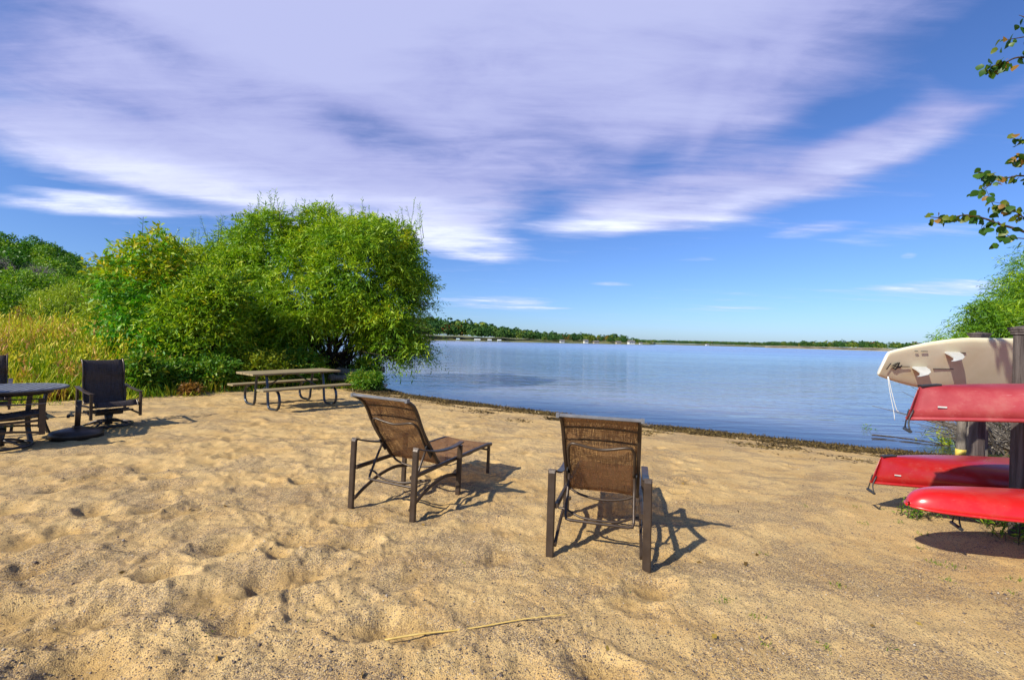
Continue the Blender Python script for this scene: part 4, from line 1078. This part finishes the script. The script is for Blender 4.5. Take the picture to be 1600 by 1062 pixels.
def sailboard():
    """local x from the visible tail along the length, y across (up when racked), -z is the underside turned to the camera"""
    o = empty('sailboard'); Lb, B, T = 3.1, .56, .055; nx = 48; vs = []; fs = []; na = 16
    for i in range(nx + 1):
        u = (1 - math.cos(math.pi * i / nx)) / 2
        b = B / 2 * (min(1, (.42 + 2.9 * u ** .8)) if u < .25 else 1) * max(1 - max(u - .45, 0) ** 2.4 / .55 ** 2.4, .02) ** .5
        b = min(b, B / 2 * (1 - max(0, .22 - u) ** 1.6 * 6.2))
        if i == 0: b *= .9
        th = T * (.55 + .45 * min(1, u * 5)) * (1 if u < .9 else max(.3, (1 - u) * 10))
        for j in range(na):
            a = 2 * math.pi * j / na; ca, sa = math.cos(a), math.sin(a)
            vs.append((u * Lb, b * math.copysign(abs(ca) ** .45, ca), th / 2 * math.copysign(abs(sa) ** .6, sa) + .10 * max(0, u - .75) ** 2))
    for i in range(nx):
        for j in range(na): fs.append((i * na + j, i * na + (j + 1) % na, (i + 1) * na + (j + 1) % na, (i + 1) * na + j))
    fs += [tuple(range(na))[::-1], tuple(range(nx * na, nx * na + na))]
    me = bpy.data.meshes.new('hull'); me.from_pydata(vs, [], fs)
    for p in me.polygons: p.use_smooth = True
    me.update()
    # white deck and rails, cream underside
    me.materials.append(M['cream']); me.materials.append(M['white'])
    for p in me.polygons: p.material_index = 0 if p.normal.z < -.25 else 1
    link('hull', me, None, o)
    zb = -T / 2
    def fin(x0, y0, name):
        # swept skeg: outline in local x/-z, thickness along y
        out = [(0, 0), (.13, 0), (.125, -.045), (.09, -.095), (.03, -.135), (-.06, -.165), (-.105, -.168), (-.06, -.145), (-.015, -.10), (.0, -.05)]
        n = len(out); vs_ = [(x0 + a, y0 + sy * t_, zb + .005 + c) for sy in (-1, 1) for (a, c), t_ in zip(out, [.007, .007, .006, .005, .004, .003, .001, .003, .005, .007])]
        fs_ = [tuple(range(n)), tuple(range(2 * n - 1, n - 1, -1))] + [(i, n + i, n + (i + 1) % n, (i + 1) % n) for i in range(n)]
        MB().add(vs_, fs_).build(name, M['fin'], o)
    fin(.27, .020, 'fin'); fin(.50, -.140, 'fin')
    zs = zb - .0035
    for x0, x1, y0 in [(.10, .24, .012), (.47, .66, .030), (.64, .69, -.140), (.21, .24, -.150), (.27, .33, -.150)]:
        MB().box(((x0 + x1) / 2, y0, zs + .002), (x1 - x0, .004, .006)).build('fin_slot', M['black'], o)
    def flat(poly, name):
        n = len(poly); vs_ = [(a, b, zs + k * .004) for k in (0, 1) for a, b in poly]
        MB().add(vs_, [tuple(range(n)), tuple(range(2 * n - 1, n - 1, -1))] + [(i, n + i, n + (i + 1) % n, (i + 1) % n) for i in range(n)]).build(name, M['black'], o)
    flat([(.028, .045), (.036, .045), (.050, -.022), (.042, -.022)], 'tail_stripe')
    em = MB(); EK = 1.1
    for poly in [[(.052, -.005), (.100, .030), (.100, .012)], [(.060, -.012), (.098, .006), (.094, -.012)], [(.070, -.022), (.092, -.016), (.086, -.036)], [(.106, .030), (.116, .028), (.118, -.008), (.136, -.006), (.142, .004), (.150, -.008), (.138, -.022), (.118, -.026), (.104, -.046), (.094, -.036), (.106, -.022)]]:
        n = len(poly); vs_ = [(a, b, zs + k * .004) for k in (0, 1) for a, b in poly]
        em.add([((a - .045) * EK + .05, -b * EK, c) for a, b, c in vs_], [tuple(range(n)), tuple(range(2 * n - 1, n - 1, -1))] + [(i, n + i, n + (i + 1) % n, (i + 1) % n) for i in range(n)])
    em.build('emblem', M['black'], o)
    return tag(o, 'cream sailboard with two fins on the top of the rack', 'sailboard')
sb = sailboard()
tau = R(27)
xa = Vector((.998, .03, .010)).normalized(); za = Vector((0, math.cos(tau), math.sin(tau))); ya = za.cross(xa).normalized(); za = xa.cross(ya)
tail = at(1379, 568, 3.95)
sb.matrix_world = Matrix.Translation(tail) @ Matrix((xa, ya, za)).transposed().to_4x4()
inv = sb.matrix_world.inverted()
ls = MB()
for e in (0, 1):
    p = [at(1387 + e, 588, 3.93), at(1391 + 3 * e, 615, 3.93), at(1396 + 5 * e, 640, 3.93), at(1398 + 6 * e, 656 - 14 * e, 3.93)]
    ls.tube([inv @ q for q in curve(p, 4)], .0026, 6)
ls.build('leash', M['white'], sb, True)

def rack():
    o = empty('canoe_rack', (4.29, 3.62, 0)); rr = random.Random(2)
    def post(x, y, h, mat='post', wd=.089, cap=True, yaw=.12):
        rot = Matrix.Rotation(yaw, 3, 'Z'); z0 = -.25
        p = MB().sweep([(x, y, z0), (x, y, .6), (x + .006, y, 1.2), (x + .004, y, h)], [(-wd / 2, -wd / 2 + .006), (-wd / 2 + .006, -wd / 2), (wd / 2 - .006, -wd / 2), (wd / 2, -wd / 2 + .006), (wd / 2, wd / 2 - .006), (wd / 2 - .006, wd / 2), (-wd / 2 + .006, wd / 2), (-wd / 2, wd / 2 - .006)], (math.cos(yaw), math.sin(yaw), 0)).build('post', M[mat], o)
        if cap:
            c = MB()
            for q, (ww, t_, zz) in enumerate([(wd + .014, .022, h + .011), (wd + .028, .020, h + .032), (wd + .042, .018, h + .051)]): c.box((x, y, zz), (ww, ww, t_), rot)
            a = (wd + .042) / 2; vs_ = [rot @ Vector((sx * a, sy * a, 0)) + Vector((x, y, h + .060)) for sx, sy in ((-1, -1), (1, -1), (1, 1), (-1, 1))] + [Vector((x, y, h + .075))]
            c.add(vs_, [(0, 1, 4), (1, 2, 4), (2, 3, 4), (3, 0, 4)]); c.build('post_cap', M['post'], p)
    for fx in (0, 2.3):
        post(fx, -.02 - fx * .06, 1.655); post(fx + .72, .98 - fx * .06, 1.64)
        rz = Matrix.Rotation(-math.atan2(.72, 1.0), 3, 'Z'); ox, oy = fx + .06, -.02 - fx * .06
        un = Vector((.72, 1.0, 0)).normalized(); pa = Vector((ox, oy, 0))
        for d0, d1, zt in ((-.92, .10, .352), (.14, 1.30, .235), (-.92, .10, 1.035), (.14, 1.30, 1.105)):
            c_ = pa + un * ((d0 + d1) / 2); c_.z = zt - .045
            MB().box(c_, (.045, d1 - d0, .09), rz).build('arm', M['post'], o)
            for e_ in (d0 + .12, d1 - .12):
                b_ = pa + un * e_; MB().tube([(b_.x - .034, b_.y, zt - .045), (b_.x + .034, b_.y, zt - .045)], .010, 6).build('bolt', M['galv'], o)
    return tag(o, 'weathered timber canoe rack with capped posts at right edge', 'rack')
rk = rack()
def short_post():
    p = on_z(1527, 722, -.12); X, Y = at(1527, 690, 4.7).x, 4.7
    z0 = bz1(X, Y) - .2; h = at(1527, 662, 4.7).z; a = .085
    mb = MB().add([(-a, -.03, 0), (a, -.03, 0), (a, .03, 0), (-a, .03, 0), (-a, -.03, h - z0 - .05), (a, -.03, h - z0 - .03), (a, .03, h - z0 - .03), (-a, .03, h - z0 - .05), (-a + .035, -.03, h - z0), (a - .045, -.03, h - z0), (a - .045, .03, h - z0), (-a + .035, .03, h - z0)],
        [(3, 2, 1, 0), (0, 1, 5, 9, 8, 4), (2, 3, 7, 11, 10, 6), (1, 2, 6, 5), (3, 0, 4, 7), (8, 9, 10, 11), (4, 8, 11, 7), (5, 6, 10, 9)])
    o = mb.build('board_post', M['grey_post']); o.location = (X, Y, z0)
    return tag(o, 'short grey plank with clipped corners standing behind the rack', 'post')
short_post()
def stake(px, py0, py1, Y, r, label, band):
    b = at(px, py0, Y); e = at(px + 7, py1, Y); zb = bz1(b.x, b.y) - .1
    o = empty('wooden_stake', (b.x, b.y, zb)); hh_ = e.z - zb
    MB().tube(curve([(0, 0, 0), (.012, 0, hh_ * .3), (.02, 0, hh_ * .7), (e.x - b.x, 0, hh_)], 4), [r * (1 - .012 * i) for i in range(13)], 9).build('pole', M['bark_grey'], o, True)
    if band: MB().tube([(.013, 0, hh_ * .36), (.016, 0, hh_ * .44)], r * 1.06, 12).build('paint_band', M['yellow_tape'], o, True)
    return tag(o, label, 'stake')
stake(1498, 745, 606, 4.95, .045, 'thick round stake with yellow band behind the lower canoe', True)
stake(1511, 742, 606, 5.0, .028, 'thin round stake beside the short grey plank', False)

# ================================================================== right bank plants
rs = np.random.RandomState(71)
br_ = empty('brush_pile', (8.9, 6.7, bz1(8.9, 6.7))); mb = MB(); off = br_.location
for q in range(230):
    b = at(rs.uniform(1545, 1660), rs.uniform(690, 712), rs.uniform(5.4, 7.2)); b.z = max(b.z, bz1(b.x, b.y))
    d = Vector((rs.uniform(-1.3, .5), rs.uniform(-.3, .5), rs.uniform(.15, .8))); l = rs.uniform(.5, 1.3)
    mb.tube([b - off, b - off + d * l * .5 + Vector((0, 0, .05)), b - off + d * l], [.010, .007, .003], 4)
mb.build('twigs', M['bark_grey'], br_)
tag(br_, 'grey tangle of bare twigs on the bank behind the rack', 'brush')
br2 = empty('bare_shrub', (7.9, 7.3, bz1(7.9, 7.3))); mb = MB(); off = br2.location
for q in range(34):
    e = at(rs.uniform(1440, 1500), rs.uniform(640, 690), rs.uniform(7.2, 8.2)); b = at(1515 + rs.normal() * 8, 706, 7.3 + rs.normal() * .3)
    mb.tube(curve([b - off, (b + (e - b) * .5 + Vector((0, 0, .15))) - off, e - off], 3), [.009 - .001 * i for i in range(7)], 4)
mb.build('stems', M['bark_grey'], br2)
tag(br2, 'thin bare shrub stems leaning over the water left of the stakes', 'shrub')
def tuft(px, py, label, size, leaf='tuft', n=40, Y=None, group=None, cat='grass tuft', name='grass_tuft', leafy=False, seed=0):
    p = on_z(px, py, 0) if Y is None else at(px, py, Y)
    p.z = bz1(p.x, p.y); rs_ = np.random.RandomState(seed + int(px * 7 + py))
    o = empty(name, p)
    if leafy:
        B_ = rs_.normal(size=(n, 3)) * np.array([.3, .3, 0]) * size; D_ = unit(rs_.normal(size=(n, 3)) * .35 + np.array([0, 0, 1.0]))
        a_ = twigs(rs_, B_, D_, size * rs_.uniform(.5, 1.1, n), 9, size * .28, size * .06, .1, .8, rs_.rand(n), .3)
        link('leaves', leaf_mesh('leaves', *a_, rs_), LEAF[leaf], o)
        st_ = MB()
        for b, d in zip(B_, D_): st_.tube([Vector(b) - Vector((0, 0, .02)), Vector(b + d * size * .8)], [.003, .0015], 4)
        st_.build('stems', M['bark'], o)
    else:
        B_ = rs_.normal(size=(n, 3)) * np.array([.45, .45, 0]) * size + np.array([0, 0, -.01]); D_ = unit(rs_.normal(size=(n, 3)) * .55 + np.array([0, 0, .8]))
        link('blades', leaf_mesh('blades', B_, D_, size * rs_.uniform(.4, 1.0, n), .004 + size * .03, rs_.rand(n), rs_), LEAF[leaf], o)
    return tag(o, label, cat, group)
tuft(1421, 803, 'taller leafy weed at the rounded end of the lowest canoe', .17, 'weed', 16, leafy=True, cat='weed', name='weed')
tuft(1447, 800, 'smaller leafy weed under the lowest canoe near its handle', .15, 'weed', 14, leafy=True, cat='weed', name='weed')
tuft(1566, 742, 'leafy green weed behind the post of the rack', .4, 'weed', 12, Y=5.0, leafy=True, cat='weed', name='weed')
tuft(1540, 812, 'bright fern like weed in the shade under the lowest canoe', .17, 'weed', 18, leafy=True, cat='weed', name='weed')
tuft(1595, 842, 'green weed at the foot of the rack post', .22, 'weed', 18, leafy=True, cat='weed', name='weed')
tuft(1480, 668, 'yellow green weed clump growing in the shallow water', .42, 'lime', 26, Y=8.6, leafy=True, cat='weed', name='weed')
tuft(1354, 672, 'thin upright water weed standing in the lake', .30, 'weed', 9, Y=9.9, leafy=True, cat='weed', name='weed')
for k, (px, py) in enumerate([(1480, 905), (1440, 830), (1405, 812), (1350, 812), (1178, 965), (1435, 852), (1455, 875), (1470, 880), (1492, 883), (1135, 940), (1200, 1010), (1395, 1015), (1310, 915), (1585, 905), (1285, 1012), (1198, 865), (1380, 790), (1340, 787), (1260, 785), (1580, 925),
                              (300, 975), (325, 990), (395, 920), (290, 1020), (485, 972), (570, 940), (728, 883), (980, 922)]):
    tuft(px, py, 'tiny yellow green grass tuft sprouting from the bare sand', .045 if k < 20 else .03, 'tuft', 22 if k < 20 else 10, group='tiny grass tufts on the sand')
dl = log('thin dark branch floating in the shallow water near the rack', [at(1362, 679, 9.1), at(1400, 683, 8.9), at(1450, 690, 8.6), at(1490, 699, 8.3)], .015, 5, 'bark', 'floating_branch')
dl.location.z += .0
rw = tree('willow_tree', 'green willow tree behind the rack at the right photo edge', 'willow', (16.6, 13.6, gz1(16.6, 13.6)), [px_lobe(*a) for a in [(1575, 515, 50, 48, 13.5, 1.4), (1630, 478, 48, 66, 13.8, 1.6), (1675, 440, 60, 90, 14.2, 1.8), (1505, 540, 36, 20, 13.2, .9), (1660, 550, 90, 70, 13.5, 1.8), (1535, 478, 16, 14, 13.4, .4), (1548, 512, 30, 22, 13.3, .7)]],
          'willow', 14, 6000, .8, .15, .026, .15, .45, .35, .07, 26, 'bark', None, 81, .35, -.1, lambda a, b, c: willow_tone(a, b, c) - .38, .3, 2.2)
bush('bush', 'dark undergrowth bush on the right bank behind the rack', 1580, 610, 70, 60, 9.5, 'weed', 82, 1100, 9, .10, .035, .5)

# near broad leaved tree reaching in from the right: every leaf its own piece
nt_base = (5.9, 3.05, bz1(5.9, 3.05) - .1)
near = empty('broad_leaved_tree', nt_base)
off = Vector(nt_base)
MB().tube(curve([(0, 0, -.1), (.05, .02, 1.0), (-.05, .0, 2.0), (.05, .03, 3.2), (.0, 0, 4.6)], 5), [.14 - .0042 * i for i in range(21)], 10).build('trunk', M['bark'], near, True)
lf_mesh = []
rs = np.random.RandomState(91)
for v in range(4):
    n_ = 9; L_ = 1.0; pr = [0, .30, .44, .48, .46, .40, .30, .16, 0]
    vs = []; 
    for i in range(n_):
        u = i / (n_ - 1); bend = -.18 * u * u * (1 + .3 * v)
        for s in (-1, 0, 1): vs.append((s * pr[i] * (1 + .06 * rs.normal()), u, bend + (.10 * pr[i] if s else 0)))
    fs = [(i * 3 + j, i * 3 + j + 1, i * 3 + j + 4, i * 3 + j + 3) for i in range(n_ - 1) for j in range(2)]
    me = bpy.data.meshes.new('leaf'); me.from_pydata(vs, [], fs); a = me.attributes.new('rnd', 'FLOAT', 'POINT'); a.data.foreach_set('value', np.full(len(vs), [.15, .45, .72, .95][v], dtype=np.float32))
    for p in me.polygons: p.use_smooth = True
    me.update(); me.materials.append(LEAF['near']); lf_mesh.append(me)
def limb(pts, Y0, Y1, r, nleaf, start=0.0, size=.052, dens=1.0):
    pp = [at(px, py, Y0 + (Y1 - Y0) * i / (len(pts) - 1)) for i, (px, py) in enumerate(pts)]
    cv = curve(pp, 8); n_ = len(cv)
    bo = MB().tube([p - off for p in cv], [r * (1 - .75 * i / n_) for i in range(n_)], 6).build('branch', M['bark'], near, True)
    for q in range(nleaf):
        u = start + (1 - start) * (q + rs.rand() * .8) / nleaf; p = cv[min(int(u * (n_ - 1)), n_ - 1)] + Vector(rs.normal(size=3)) * .022
        l = link('leaf', lf_mesh[rs.choice(4, p=[.38, .32, .20, .10])], None, near)
        sz = size * rs.uniform(.65, 1.25); l.scale = (sz * .9, sz, sz)
        l.location = p - off; l.rotation_euler = (rs.uniform(-1.9, -.1), rs.uniform(-.9, .9), rs.uniform(0, 6.28))
limb([(1680, 395), (1600, 362), (1560, 350), (1540, 342), (1510, 336), (1480, 341), (1444, 338)], 3.1, 3.3, .011, 51, .30)
limb([(1640, 360), (1600, 340), (1575, 322), (1550, 315)], 3.15, 3.3, .006, 33, .2)
limb([(1660, 375), (1590, 372), (1568, 366), (1560, 376)], 3.1, 3.2, .005, 13, .3)
limb([(1660, 290), (1600, 275), (1570, 278), (1545, 272), (1526, 268)], 3.2, 3.45, .008, 36, .2)
limb([(1560, 276), (1545, 290), (1530, 302), (1528, 308)], 3.35, 3.4, .004, 13, .2)
limb([(1560, 340), (1548, 312), (1538, 290)], 3.3, 3.35, .003, 4, .3)
limb([(1660, 245), (1610, 240), (1590, 246), (1582, 254)], 3.1, 3.2, .008, 22, .2)
limb([(1640, 200), (1600, 222), (1588, 218), (1578, 214)], 3.2, 3.25, .004, 9, .3)
limb([(1670, 110), (1600, 90), (1570, 98), (1550, 104), (1538, 108)], 3.1, 3.3, .008, 39, .2)
limb([(1640, 50), (1600, 58), (1575, 62), (1565, 62)], 3.2, 3.3, .005, 13, .2)
limb([(1650, 20), (1610, 28), (1592, 24)], 3.1, 3.2, .006, 15, .2)
for k in range(5):
    z_ = 1.4 + k * .75; e = at(1665, [395, 290, 200, 100, 20][k], 3.12) - off
    MB().tube(curve([(0, 0, max(z_, .8)), (-.25, .0, max(z_, .8) * .5 + e.z * .5 + .1), tuple(e)], 6), [.035 - .0018 * i for i in range(13)], 7).build('branch', M['bark'], near, True)
Pn, D = lobes_shell(rs, [(6.4, 2.6, 4.2, 1.3, 1.5, 1.3), (6.2, 2.4, 3.0, 1.1, 1.3, .9), (6.9, 2.9, 5.2, 1.2, 1.2, .9)], 420, .5)
a_ = twigs(rs, Pn, unit(D + rs.normal(size=D.shape) * .5), .35, 6, .075, .06, .2, .8, rs.rand(len(Pn)), .5)
link('crown', leaf_mesh('crown', a_[0] - np.array(off), *a_[1:], rs), LEAF['near'], near)
tag(near, 'broad leaved tree branches hanging in from the upper right corner', 'tree')

# ================================================================== small things on the sand
g0, g1_ = on_z(601, 1001, 0), on_z(886, 974, 0)
pts = [g0.lerp(g1_, k / 8) for k in range(9)]
for k, p in enumerate(pts): p.z = .0
zz = max(bz1(pts[0].x, pts[0].y), bz1(pts[8].x, pts[8].y)); 
hs = beach_h(np.array([p.x for p in pts]), np.array([p.y for p in pts])); fit = np.polyfit(range(9), hs, 1); res = (hs - np.polyval(fit, range(9))).max()
for k, p in enumerate(pts): p.z = float(np.polyval(fit, k)) + res * 1.0 + .006 + .004 * math.sin(k * 1.3)
c0 = pts[0].copy()
st = MB().tube([p - c0 for p in curve(pts, 3)], [.0052 - .00010 * i for i in range(25)], 7).build('dry_reed', M['straw'], None, True)
st.location = c0; tag(st, 'long dry yellow reed stalk lying on the sand in front', 'stick')
rs = np.random.RandomState(101)
lm = []
for v in range(3):
    me = leaf_mesh('leaf', np.zeros((1, 3)), np.array([[0, 1.0, 0]]), 1.0, .6, np.array([[.2, .55, .9][v]]), rs); me.materials.append(LEAF['dead']); lm.append(me)
spots = [(812, 985), (1022, 940), (565, 1058), (1180, 868), (948, 1024), (355, 797)] + [(rs.uniform(60, 1560), rs.uniform(700, 1040)) for k in range(18)]
for px, py in spots:
    g = on_z(px, py, 0)
    o = link('fallen_leaf', lm[rs.randint(3)]); s = rs.uniform(.025, .05); o.scale = (s, s, s)
    o.location = (g.x, g.y, bz1(g.x, g.y) + .010); o.rotation_euler = (rs.uniform(-.4, .4), rs.uniform(-.4, .4), rs.uniform(0, 6.28))
    tag(o, 'small dry brown leaf lying on the bare sand', 'leaf', 'fallen leaves on the sand')
# pebbles and coarse grains
N = 22000
r_ = np.exp(rs.uniform(math.log(1.7), math.log(9), N)); th = rs.uniform(R(-56), R(56), N); px_, py_ = r_ * np.sin(th), r_ * np.cos(th)
keep = (shore_sd(px_, py_) > .1) & (fbm(px_ * 1.3, py_ * 1.7, 3, 22) > rs.normal(size=N) * .45 - .05) & ~inside(px_, py_, VEG)
px_, py_ = px_[keep], py_[keep]; N = len(px_); s_ = rs.uniform(.0022, .0062, N) * np.where(rs.rand(N) < .04, 1.9, 1)
pz_ = beach_h(px_, py_)
oct_ = np.array([[1, 0, 0], [0, 1, 0], [-1, 0, 0], [0, -1, 0], [0, 0, .8], [0, 0, -.8]])
of = np.array([[0, 1, 4], [1, 2, 4], [2, 3, 4], [3, 0, 4], [1, 0, 5], [2, 1, 5], [3, 2, 5], [0, 3, 5]])
an = rs.uniform(0, 6.28, N); ca, sa = np.cos(an), np.sin(an)
v_ = oct_[None] * s_[:, None, None] * rs.uniform(.7, 1.3, (N, 6, 1)); vx = v_[..., 0] * ca[:, None] - v_[..., 1] * sa[:, None]; vy = v_[..., 0] * sa[:, None] + v_[..., 1] * ca[:, None]
co = np.stack([vx + px_[:, None], vy + py_[:, None], v_[..., 2] + pz_[:, None] + .001], -1).reshape(-1, 3)
pm, t, p = new_mat('pebble'); a = t.n('ShaderNodeAttribute', attribute_name='rnd').outputs['Fac']
t.put(p.inputs['Base Color'], t.ramp(a, [(0, (.05, .038, .036)), (.5, (.12, .09, .075)), (.85, (.24, .17, .11)), (1, (.50, .44, .36))])); p.inputs['Roughness'].default_value = .8
tag(link('pebbles', mesh_np('pebbles', co, (of[None] + np.arange(N)[:, None, None] * 6).reshape(-1, 3), {'rnd': np.repeat(rs.rand(N) ** 1.2, 6)}), pm), 'dark and pale pebbles sprinkled over the sand', 'pebbles', kind='stuff')
# drift of dead weed along the waterline
N = 120000
t_ = rs.rand(N); seg = np.array([(-4.3, 15.0), (-3.3, 13.8), (1.3, 10.9), (2.96, 9.9), (6.84, 7.9), (8.4, 7.2)]); u = t_ * 5; i_ = np.minimum(u.astype(int), 4); f_ = (u - i_)[:, None]
c = seg[i_] * (1 - f_) + seg[i_ + 1] * f_; nrm = np.array([-.53, -.85])
dist = np.abs(rs.normal(size=N)) * 1.05 + .02; c = c + nrm * dist[:, None]
dn = fbm(c[:, 0] * .8 - c[:, 1] * .3, c[:, 1] * 1.8 + c[:, 0] * .9, 3, 26); ok = (dn > dist * .42 - .50 + rs.normal(size=N) * .12) & (dist < 2.7)
c = c[ok]; N = len(c); zz = beach_h(c[:, 0], c[:, 1]) + .006
Pn = np.stack([c[:, 0], c[:, 1], zz], 1); D = unit(rs.normal(size=(N, 3)) * np.array([1, 1, .35]) + np.array([0, 0, .12]))
tone = np.clip(.25 + .25 * fbm(c[:, 0], c[:, 1] * 2, 2, 41) + .22 * rs.normal(size=N), 0, 1)
wm = leafmat('drift_weed', [(0, (.035, .024, .010)), (.45, (.13, .085, .025)), (.75, (.26, .18, .05)), (1, (.50, .40, .22))], .1, .8)
tag(link('shore_drift', leaf_mesh('shore_drift', Pn, D, rs.uniform(.03, .10, N), rs.uniform(.008, .022, N), tone, rs), wm), 'brown strip of dead weed along the waterline', 'drift weed', kind='stuff')
